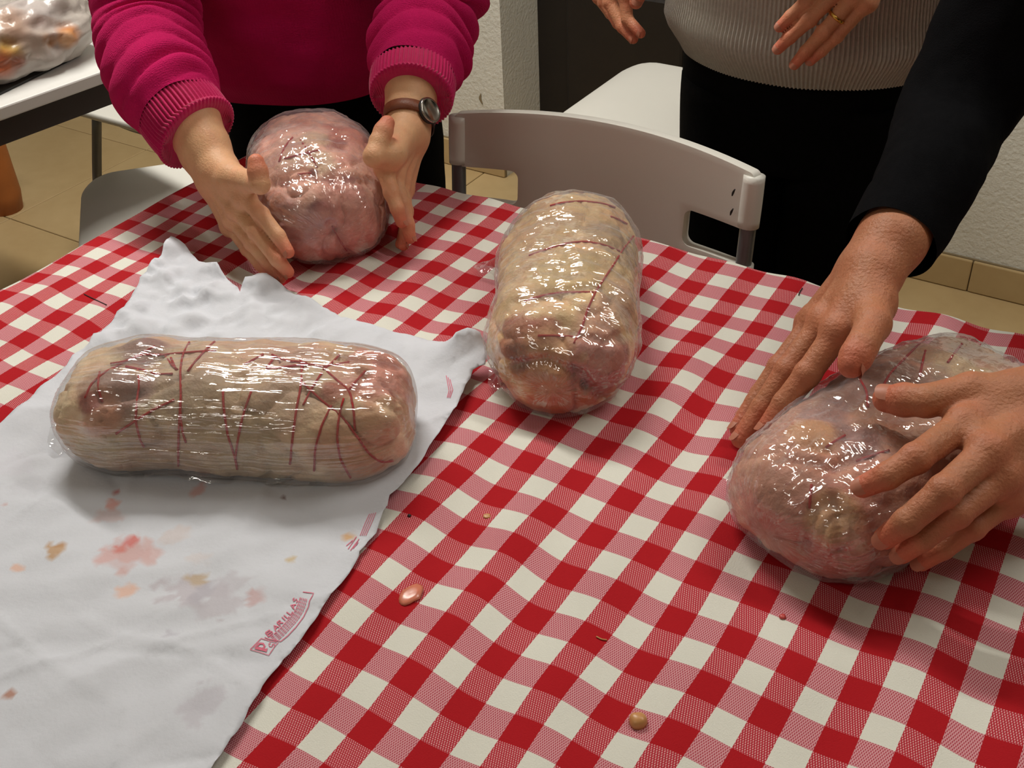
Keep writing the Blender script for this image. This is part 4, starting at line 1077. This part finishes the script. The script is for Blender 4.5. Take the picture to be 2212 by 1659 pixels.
def figure(c, z0, fwd, arms, head, lean=0.0):
    """plain body under the clothes: head with face, neck, trunk, upper arms"""
    c = np.array(c, float); fwd = nrm(np.array([*fwd, 0.])); sd = np.array([-fwd[1], fwd[0], 0]); up = np.array([0, 0, 1.]); hd = np.array(head, float)
    R = np.stack([sd, fwd, up], 1)
    def f(p):
        d = sd_ell(p, [c[0], c[1], z0 + .10], (.15, .10, .16), R)
        d = smin(d, sd_ell(p, [c[0] + fwd[0] * lean * .7, c[1] + fwd[1] * lean * .7, z0 + .34], (.145, .085, .15), R), .06)
        nb = np.array([c[0], c[1], z0 + .50]) + fwd * lean; d = smin(d, sd_cap(p, nb, hd - up * .06, .055, .052), .04)
        e = sd_ell(p, hd, (.074, .092, .115), R)
        e = smin(e, sd_cap(p, hd + fwd * .088 + up * .015, hd + fwd * .108 - up * .02, .009, .014), .012)     # nose
        e = smin(e, sd_ell(p, hd + fwd * .06 - up * .085, (.035, .035, .028), R), .03)                          # chin
        for s in (-1, 1):
            e = smin(e, sd_ell(p, hd + sd * s * .077 - up * .005, (.010, .020, .032), R), .008)               # ear
            e = -smin(-e, np.linalg.norm(p - (hd + fwd * .094 + sd * s * .032 + up * .012), axis=1) - .016, .012)   # eye socket
            e = smin(e, np.linalg.norm(p - (hd + fwd * .078 + sd * s * .032 + up * .012), axis=1) - .014, .003)
        e = smin(e, sd_cap(p, hd + fwd * .092 + sd * .02 - up * .052, hd + fwd * .092 - sd * .02 - up * .052, .007, .007), .006)
        d = smin(d, e, .02)
        for sh, el, wr in arms:
            d = smin(d, sd_cap(p, sh, el, .046, .038), .03); d = smin(d, sd_cap(p, el, wr, .036, .026), .02)
        return d
    P = np.array([c[:2].tolist() + [z0 - .1], hd + up * .15] + [q for a in arms for q in a])
    lo = P.min(0) - .12; hi = P.max(0) + .12; lo[:2] = np.minimum(lo[:2], c[:2] - .22); hi[:2] = np.maximum(hi[:2], c[:2] + .22)
    return f, (lo, hi)
def hair_mesh(hd, fwd):
    fwd = nrm(np.array([*fwd, 0.])); sd = np.array([-fwd[1], fwd[0], 0]); up = np.array([0, 0, 1.]); R = np.stack([sd, fwd, up], 1); hd = np.array(hd, float)
    def f(p):
        d = sd_ell(p, hd + up * .018 - fwd * .012, (.090, .104, .120), R)
        d = smin(d, sd_ell(p, hd - fwd * .05 - up * .06, (.080, .05, .09), R), .03)
        cut = (p - (hd + fwd * .045)) @ nrm(fwd * 1.0 - up * .75)
        return np.maximum(d, cut) + .004 * vnoise(p * np.array([90, 90, 30]), 3)
    return nets(f, hd - .2, hd + .2, .009)
def ringrow(c, fwd, rx, ry):
    fwd = nrm(np.array([*fwd, 0.])); sd = np.array([-fwd[1], fwd[0], 0]); return np.r_[c, sd * rx, fwd * ry]
def legs(root, c, fwd, hipz, hw, mat):
    fwd3 = nrm(np.array([*fwd, 0.])); sd = np.array([-fwd3[1], fwd3[0], 0]); c = np.array(c, float)
    cr = lambda z, dx=0., dy=0.: np.array([c[0], c[1], z]) + sd * dx + fwd3 * dy
    parts = []
    v, f, _ = loft(np.array([ringrow(cr(hipz + .10), fwd, hw * .96, hw * .70), ringrow(cr(hipz), fwd, hw, hw * .74), ringrow(cr(hipz - .10), fwd, hw, hw * .72), ringrow(cr(hipz - .17), fwd, hw * .93, hw * .62)]), 18, 48)
    parts.append((v, f))
    for s in (-1, 1):
        K = np.array([ringrow(cr(hipz - .06, s * hw * .48), fwd, hw * .51, hw * .64), ringrow(cr(hipz - .25, s * hw * .48), fwd, hw * .52, hw * .58), ringrow(cr(.45, s * hw * .48, .01), fwd, hw * .46, hw * .48), ringrow(cr(.25, s * hw * .52), fwd, hw * .33, hw * .38), ringrow(cr(.04, s * hw * .53), fwd, hw * .32, hw * .36)])
        v, f, _ = loft(K, 40, 36, lambda T, TH, P: .004 * fbm(P.reshape(-1, 3) * np.array([18, 18, 9]), 2, 5).reshape(T.shape))
        parts.append((v, f))
    o = mkw('trousers', *join(parts), mat, root)
    for s in (-1, 1):
        a = cr(0, s * hw * .53)
        K = np.array([np.r_[a - fwd3 * .07 + [0, 0, .045], sd * .01, 0, 0, .01], np.r_[a - fwd3 * .055 + [0, 0, .048], sd * .032, 0, 0, .045], np.r_[a + fwd3 * .05 + [0, 0, .042], sd * .036, 0, 0, .039], np.r_[a + fwd3 * .14 + [0, 0, .028], sd * .042, 0, 0, .026], np.r_[a + fwd3 * .19 + [0, 0, .02], sd * .02, 0, 0, .014]])
        v, f, _ = loft(K, 22, 20); v[:, 2] = np.maximum(v[:, 2], .001)
        mkw('shoe', v, f, MT['shoe'], root)
    return o
def sleeve(pts, rad, seed, nr=110, ns=72, amp=.007, nf=9, flat=1.0):
    K = pathkeys(pts, rad, flat=flat)
    def disp(T, TH, P):
        q = P.reshape(-1, 3)
        tw = T * nf + .35 * np.sin(TH + seed) + .25 * np.sin(2 * TH + seed * 2.1) + .5 * vnoise(np.stack([T.ravel() * 5, np.cos(TH).ravel() * 1.2, np.sin(TH).ravel() * 1.2], 1), seed).reshape(T.shape)
        w = np.abs(np.sin(np.pi * tw))**.5
        env = .45 + .55 * vnoise(np.stack([T.ravel() * 6, np.cos(TH).ravel(), np.sin(TH).ravel()], 1), seed + 7).reshape(T.shape)
        return amp * (w - .6) * env * np.clip((1 - T) * 14, 0, 1) + .002 * fbm(q * 30, 2, seed).reshape(T.shape)
    return loft(K, nr, ns, disp, cap0=False, cap1=False)
def cuff(pts, rad, nrib, amp=.0016, ns_per=6, nr=26, flat=1.0):
    K = pathkeys(pts, rad, flat=flat)
    v, f, _ = loft(K, nr, nrib * ns_per, lambda T, TH, P: amp * np.cos(TH * nrib) + .0012 * np.sin(T * np.pi) , cap0=False, cap1=False)
    return v, f
def joinuv(parts):
    V = []; F = []; U = []; n = 0
    for v, f, u in parts:
        V.append(v); U.append(u); F += [[int(i) + n for i in q] for q in f]; n += len(v)
    return np.concatenate(V), F, np.concatenate(U)

# ---------------------------------------------------------------- person in the magenta jumper
fA = (.45, -.89)
cA = np.array([-.815, .725]); nA = np.array(fA)
pA = empty('person', (cA[0], cA[1], 0)); tag(pA, 'person in a magenta jumper and black trousers pressing a wrapped roast with both hands', 'person')
wR, wL = onz(470, 380, .835), onz(882, 290, .85)
cuR, cuL = onz(415, 268, .878), onz(891, 185, .890)
elR, elL = onz(312, 35, .962), onz(925, 20, .935)
hAR = dict(sc=1.0, wrist=wR, fingers=[J([(530, 428, .833), (564, 464, .823), (601, 510, .808), (623, 545, .793)]), J([(514, 454, .815), (554, 501, .805), (599, 560, .785), (622, 588, .767)]), J([(506, 475, .797), (545, 525, .789), (582, 571, .770), (606, 601, .757)]), J([(500, 490, .779), (535, 538, .773), (562, 572, .764), (582, 596, .756)])],
    thumb=J([(500, 385, .848), (540, 392, .858), (562, 398, .872), (553, 350, .893)]), arm=[(wR, .026), (wR * .5 + cuR * .5, .030), (cuR, .0335), (cuR * .5 + elR * .5, .036)])
sdA = nrm(hAR['fingers'][0][0] - hAR['fingers'][3][0]); ax = nrm(hAR['fingers'][1][0] - wR)
hAR['dors'] = -nrm(np.cross(ax, sdA)); 
if hAR['dors'] @ np.array([-.83, -.5, 0]) < 0: hAR['dors'] = -hAR['dors']
hAR['tdors'] = np.array([-.6, .7, -.3])
hAL = dict(sc=.98, wrist=wL, fingers=[J([(830, 362, .845), (846, 416, .825), (858, 450, .81), (867, 480, .794)]), J([(850, 380, .824), (868, 440, .803), (880, 485, .784), (886, 514, .769)]), J([(863, 398, .803), (876, 455, .784), (877, 500, .767), (871, 530, .757)]), J([(872, 410, .785), (878, 460, .77), (874, 500, .76), (864, 528, .754)])],
    thumb=J([(845, 335, .862), (808, 338, .872), (818, 305, .884), (836, 266, .898)]), arm=[(wL, .0265), (wL * .5 + cuL * .5, .030), (cuL, .034), (cuL * .5 + elL * .5, .038)])
ax = nrm(hAL['fingers'][1][0] - wL); sd_ = nrm(hAL['fingers'][0][0] - hAL['fingers'][3][0]); hAL['dors'] = nrm(np.cross(ax, sd_))
if hAL['dors'] @ np.array([.83, .5, 0]) < 0: hAL['dors'] = -hAL['dors']
hAL['tdors'] = np.array([-.3, .9, .1])
shR = np.array([-.955, .600, 1.27]); shL = np.array([-.625, .755, 1.27]); hdA = (-.755, .64, 1.52)
bA = skin_body(pA, [hAR, hAL], figure(cA, .84, fA, [(shR, elR, cuR), (shL, elL, cuL)], hdA, .08), MT['skinA'], (216, 170, 130))
hv, hf = hair_mesh(hdA, fA); mkw('hair', hv, hf.tolist(), MT['hair'], pA)
legs(pA, cA + np.array([.012, .055]), fA, .84, .175, MT['trouser'])
T1, f1, u1 = loft(np.array([ringrow((*(cA + [.005, -.01]), .785), fA, .172, .132), ringrow((*(cA + [.012, -.02]), .83), fA, .186, .150), ringrow((*(cA + [.018, -.03]), .93), fA, .186, .158), ringrow((*(cA + nA * .045), 1.07), fA, .182, .150), ringrow((*(cA + nA * .07), 1.20), fA, .19, .135), ringrow((*(cA + nA * .085), 1.30), fA, .175, .100), ringrow((*(cA + nA * .09), 1.375), fA, .085, .07), ringrow((*(cA + nA * .095), 1.39), fA, .062, .06)]), 90, 110,
    lambda T, TH, P: .006 * fbm(P.reshape(-1, 3) * np.array([9, 9, 22]), 2, 7).reshape(T.shape) + .005 * np.sin(T * 42 + np.sin(TH)) * np.exp(-((T - .3) / .1)**2) * .6, cap0=False)
pathR = [shR + np.array([0, 0, .02]), shR * .6 + elR * .4, elR + np.array([-.012, .01, -.004]), onz(322, 110, .933), onz(358, 195, .904), onz(392, 246, .886)]
pathL = [shL + np.array([0, 0, .02]), shL * .6 + elL * .4, elL + np.array([.006, .012, 0]), onz(916, 70, .920), onz(903, 130, .905), onz(894, 172, .893)]
sR = sleeve(pathR, [.070, .070, .066, .062, .062, .053], 3, nr=170, nf=19, amp=.030)
sL = sleeve(pathL, [.070, .070, .064, .060, .060, .053], 5, nr=150, nf=16, amp=.026)
V, F, U = joinuv([(T1, f1, u1), sR, sL])
mkw('jumper', V, F, MT['magenta'], pA, uv=U)
jm = [o for o in pA.children if o.name.startswith('jumper')][0]
for a, b in ((onz(384, 236, .889), onz(428, 292, .866)), (onz(893, 165, .896), onz(889, 212, .880))):
    d = b - a
    v, f = cuff([a, a + d * .35, a + d * .75, b, b - d * .12], [.053, .0525, .0515, .0495, .045], 62)
    mk('cuff', v, f, MT['cuff'], jm)

# wristwatch on the left wrist
ax = nrm(cuL - wL); wc = wL + ax * .020
sdf = hand_sdf(hAL)
e1 = nrm(RW[:, 0] - ax * (RW[:, 0] @ ax)); e2 = np.cross(ax, e1)
if e2 @ RW[:, 2] > 0: e2 = -e2            # e1 right in view, e2 towards the viewer
def surf_r(dv, c):
    ts = np.linspace(.012, .06, 200); d = sdf(c + ts[:, None] * dv); i = np.argmax(d > 0); return ts[i]
wt = empty('wristwatch', tuple(wc)); tag(wt, 'small wristwatch with round white dial and brown leather strap', 'watch')
angs = np.linspace(0, 2 * np.pi, 65)
fa = math.radians(42)          # dial direction: right side of the wrist, a little towards the viewer
def strap(a0, a1, mat, name):
    V = []; F = []; n = 40
    for k in range(n + 1):
        a = a0 + (a1 - a0) * k / n; dv = e1 * math.cos(a) + e2 * math.sin(a); r = surf_r(dv, wc)
        for w_, o_ in ((-.0075, .0006), (-.0068, .0026), (.0068, .0026), (.0075, .0006)): V.append(wc + dv * (r + o_) + ax * w_)
    F = [(i * 4 + j, i * 4 + (j + 1) % 4, (i + 1) * 4 + (j + 1) % 4, (i + 1) * 4 + j) for i in range(n) for j in range(4)]
    mkw(name, V, F, mat, wt)
strap(fa + .30, fa + math.pi, MT['leather'], 'strap'); strap(fa - .30, fa - math.pi, MT['blackleather'], 'strap')
dv = e1 * math.cos(fa) + e2 * math.sin(fa); r = surf_r(dv, wc); tt = np.cross(ax, dv)
def disc(prof, mat, name, par=None, seg=32, off=0):
    V, F = lathe(prof, seg); V = np.array(V)
    W_ = wc + dv * (r + off) + V[:, :1] * tt + V[:, 1:2] * ax + V[:, 2:3] * dv
    o = mkw(name, W_, F, mat, wt, smooth=True); return o
disc([(.0116, -.001), (.0160, .000), (.0170, .003), (.0164, .0055)], MT['ink'], 'case')
disc([(.0136, .0045), (.0164, .0050), (.0162, .0066), (.0141, .0074), (.0134, .0068)], MT['steel'], 'bezel')
dl_ = disc([(.0136, .0050), (.0136, .0064)], MT['dial'], 'dial')
for ang, ln, wd in ((2.0, .0085, .0007), (3.6, .0058, .0009)):
    d1 = tt * math.cos(ang) + ax * math.sin(ang); d2 = np.cross(dv, d1); b0 = wc + dv * (r + .0067)
    o = mk('watch_hand', [b0 - d2 * wd, b0 + d2 * wd, b0 + d2 * wd * .6 + d1 * ln, b0 - d2 * wd * .6 + d1 * ln], [(0, 1, 2, 3)], MT['ink'], smooth=False)
    place(o, wt)
for k in range(12):
    a = k * math.pi / 6; d1 = tt * math.cos(a) + ax * math.sin(a); d2 = np.cross(dv, d1); b0 = wc + dv * (r + .0066) + d1 * .0095
    place(mk('hour_mark', [b0 - d2 * .0004, b0 + d2 * .0004, b0 + d2 * .0004 + d1 * .0014, b0 - d2 * .0004 + d1 * .0014], [(0, 1, 2, 3)], MT['ink'], smooth=False), wt)

# ---------------------------------------------------------------- person in the grey ribbed sweater
fB = (.10, -.995)
cB = np.array([-.095, 1.0]); nB = np.array(fB)
pB = empty('person', (cB[0], cB[1], 0)); tag(pB, 'standing person in a grey ribbed sweater and black trousers wearing a gold ring', 'person')
yB = .80
hBL = dict(sc=.95, wrist=ony(1905, -150, .83), fingers=[JY([(1795, -55, .80), (1742, 5, .79), (1708, 36, .785), (1684, 58, .78)]), JY([(1825, -35, .80), (1748, 42, .785), (1706, 80, .78), (1680, 106, .775)]), JY([(1853, -15, .80), (1778, 70, .785), (1740, 112, .78), (1716, 140, .775)]), JY([(1875, 5, .805), (1808, 78, .795), (1775, 110, .79), (1750, 133, .785)])],
    thumb=JY([(1850, -100, .80), (1790, -95, .79), (1740, -70, .785), (1700, -45, .78)]))
elBL = np.array([.20, 1.0, 1.08]); wq = hBL['wrist']; hBL['arm'] = [(wq, .025), (wq * .6 + elBL * .4, .032), (wq * .2 + elBL * .8, .038)]
hBL['dors'] = nrm(np.array([.25, -1.0, .55])); hBL['tdors'] = np.array([-.3, -.3, 1.])
hBR = dict(sc=.95, wrist=ony(1265, -190, .86), fingers=[JY([(1338, -75, .84), (1350, -5, .82), (1355, 42, .81), (1384, 72, .80)]), JY([(1312, -70, .845), (1318, 5, .83), (1345, 58, .815), (1368, 84, .805)]), JY([(1292, -65, .855), (1306, 5, .845), (1335, 50, .83), (1360, 72, .82)]), JY([(1275, -60, .865), (1292, -5, .86), (1318, 30, .85), (1340, 50, .84)])],
    thumb=JY([(1330, -130, .84), (1370, -80, .82), (1385, -35, .81), (1374, 5, .80)]))
elBR = np.array([-.37, 1.05, 1.10]); wq = hBR['wrist']; hBR['arm'] = [(wq, .025), (wq * .6 + elBR * .4, .032), (wq * .2 + elBR * .8, .038)]
hBR['dors'] = nrm(np.array([-.8, -.3, .2])); hBR['tdors'] = np.array([.5, -.7, .4])
sBR = np.array([-.275, .95, 1.32]); sBL = np.array([.11, .94, 1.32]); hdB = (-.07, .82, 1.54)
skin_body(pB, [hBL, hBR], figure(cB, .88, fB, [(sBR, elBR, hBR['wrist']), (sBL, elBL, hBL['wrist'])], hdB, .10), MT['skinA'], (208, 150, 112))
hv, hf = hair_mesh(hdB, fB); mkw('hair', hv, hf.tolist(), MT['hair'], pB)
legs(pB, cB + np.array([-.005, .01]), fB, .86, .175, MT['trouser'])
NR = 210
def ribs(T, TH, P):
    bulge = .014 * np.exp(-((T - .085) / .045)**2)
    return .0023 * np.cos(TH * NR) + bulge + .004 * fbm(P.reshape(-1, 3) * 8, 2, 5).reshape(T.shape)
V, F, U = loft(np.array([ringrow((*cB, .838), fB, .176, .128), ringrow((*cB, .866), fB, .186, .142), ringrow((*cB, .93), fB, .198, .160), ringrow((*(cB + nB * .02), 1.05), fB, .19, .155), ringrow((*(cB + nB * .06), 1.2), fB, .19, .14), ringrow((*(cB + nB * .09), 1.33), fB, .175, .10), ringrow((*(cB + nB * .10), 1.40), fB, .085, .07), ringrow((*(cB + nB * .105), 1.42), fB, .06, .058)]), 46, NR * 6, ribs, cap0=False)
s1 = sleeve([sBR + [0, 0, .02], sBR * .5 + elBR * .5, elBR, elBR * .35 + hBR['wrist'] * .65], [.066, .062, .056, .046], 4, 60, 48, .006, 7)
s2 = sleeve([sBL + [0, 0, .02], sBL * .5 + elBL * .5, elBL, elBL * .35 + hBL['wrist'] * .65], [.066, .062, .056, .046], 6, 60, 48, .006, 7)
V, F, U = joinuv([(V, F, U), s1, s2]); mkw('sweater', V, F, MT['grey'], pB, uv=U)
# gold ring
a, b = np.array(hBL['fingers'][2][0]), np.array(hBL['fingers'][2][1]); t_ = nrm(b - a); rc = a + (b - a) * .60
u_ = nrm(np.cross(t_, (0, 0, 1))); v_ = np.cross(t_, u_); rr = .0104
V = []; F = []; n = 40; prof = [(0, .0022), (.0010, .0014), (.0012, 0), (.0010, -.0014), (0, -.0022), (-.0006, 0)]
for k in range(n):
    an = 2 * math.pi * k / n; dvv = u_ * math.cos(an) + v_ * math.sin(an)
    for q, h in prof: V.append(rc + dvv * (rr + q) + t_ * h)
m_ = len(prof); F = [(i * m_ + j, i * m_ + (j + 1) % m_, ((i + 1) % n) * m_ + (j + 1) % m_, ((i + 1) % n) * m_ + j) for i in range(n) for j in range(m_)]
tag(mk('finger_ring', V, F, MT['gold']), 'plain gold wedding ring on the finger over the grey sweater', 'ring')

# ---------------------------------------------------------------- person with dark sleeves at the right
fC = (-.35, -.94)
cC = np.array([.56, .86])
pC = empty('person', (cC[0], cC[1], 0)); tag(pC, 'person in black sleeves leaning in and patting a wrapped roast with both hands', 'person')
wR, wL = onz(1878, 585, .89), onz(2275, 895, .862)
cuR = onz(1925, 520, .908); elR = onz(2085, 235, .955)
hCR = dict(sc=1.2, red=(196, 104, 80), wrist=wR, fingers=[J([(1812, 715, .868), (1744, 808, .838), (1694, 870, .814), (1655, 925, .793)]), J([(1783, 694, .858), (1702, 800, .824), (1648, 880, .795), (1600, 948, .771)]), J([(1764, 690, .838), (1684, 795, .806), (1632, 870, .78), (1594, 925, .763)]), J([(1752, 700, .815), (1682, 790, .788), (1640, 850, .771), (1608, 895, .760)])],
    thumb=J([(1884, 655, .885), (1886, 700, .888), (1862, 748, .886), (1839, 788, .878)]), arm=[(wR, .028), (cuR, .031), (cuR * .5 + elR * .5, .036)])
hCR['dors'] = nrm(np.array([-.80, -.25, .50])); hCR['tdors'] = np.array([.9, .35, .0])
hCL = dict(sc=1.2, red=(202, 108, 82), wrist=wL, fingers=[J([(2083, 915, .868), (1978, 990, .868), (1917, 1028, .858), (1863, 1052, .845)]), J([(2135, 975, .868), (2040, 1060, .860), (1959, 1127, .838), (1912, 1162, .815)]), J([(2165, 1030, .851), (2066, 1108, .839), (1990, 1163, .816), (1948, 1195, .797)]), J([(2180, 1075, .83), (2100, 1138, .818), (2036, 1184, .798), (1990, 1214, .781)])],
    thumb=J([(2190, 858, .875), (2098, 845, .879), (2002, 866, .876), (1915, 862, .866)]))
elL = np.array([.74, .50, 1.0]); hCL['arm'] = [(wL, .029), (wL * .6 + elL * .4, .033), (wL * .25 + elL * .75, .038)]
hCL['dors'] = nrm(np.array([.30, -.45, .85])); hCL['tdors'] = np.array([.0, -.2, 1.])
shR = np.array([.37, .80, 1.25]); shL = np.array([.74, .78, 1.27]); hdC = (.53, .78, 1.52)
skin_body(pC, [hCR, hCL], figure(cC, .86, fC, [(shR, elR, cuR), (shL, elL, hCL['wrist'])], hdC), MT['skinC'], (176, 118, 84))
hv, hf = hair_mesh(hdC, fC); mkw('hair', hv, hf.tolist(), MT['hair'], pC)
legs(pC, cC, fC, .86, .175, MT['trouser'])
T1 = loft(np.array([ringrow((*cC, .80), fC, .178, .135), ringrow((*cC, .9), fC, .18, .14), ringrow((*cC, 1.08), fC, .178, .14), ringrow((*cC, 1.22), fC, .19, .125), ringrow((*cC, 1.32), fC, .175, .095), ringrow((*cC, 1.385), fC, .085, .07), ringrow((*cC, 1.40), fC, .062, .06)]), 50, 64, None, cap0=False)
sR = sleeve([shR + [0, 0, .02], shR * .55 + elR * .45 + np.array([-.045, -.01, 0]), elR + np.array([-.008, 0, 0]), onz(2010, 370, .935), onz(1955, 470, .915), onz(1925, 525, .905)], [.075, .078, .058, .049, .044, .042], 8, 90, 60, .004, 6)
sL = sleeve([shL + [0, 0, .02], shL * .5 + elL * .5, elL, elL * .45 + wL * .55], [.068, .064, .056, .047], 9, 60, 48, .004, 6)
V, F, U = joinuv([T1, sR, sL]); mkw('pullover', V, F, MT['black'], pC, uv=U)
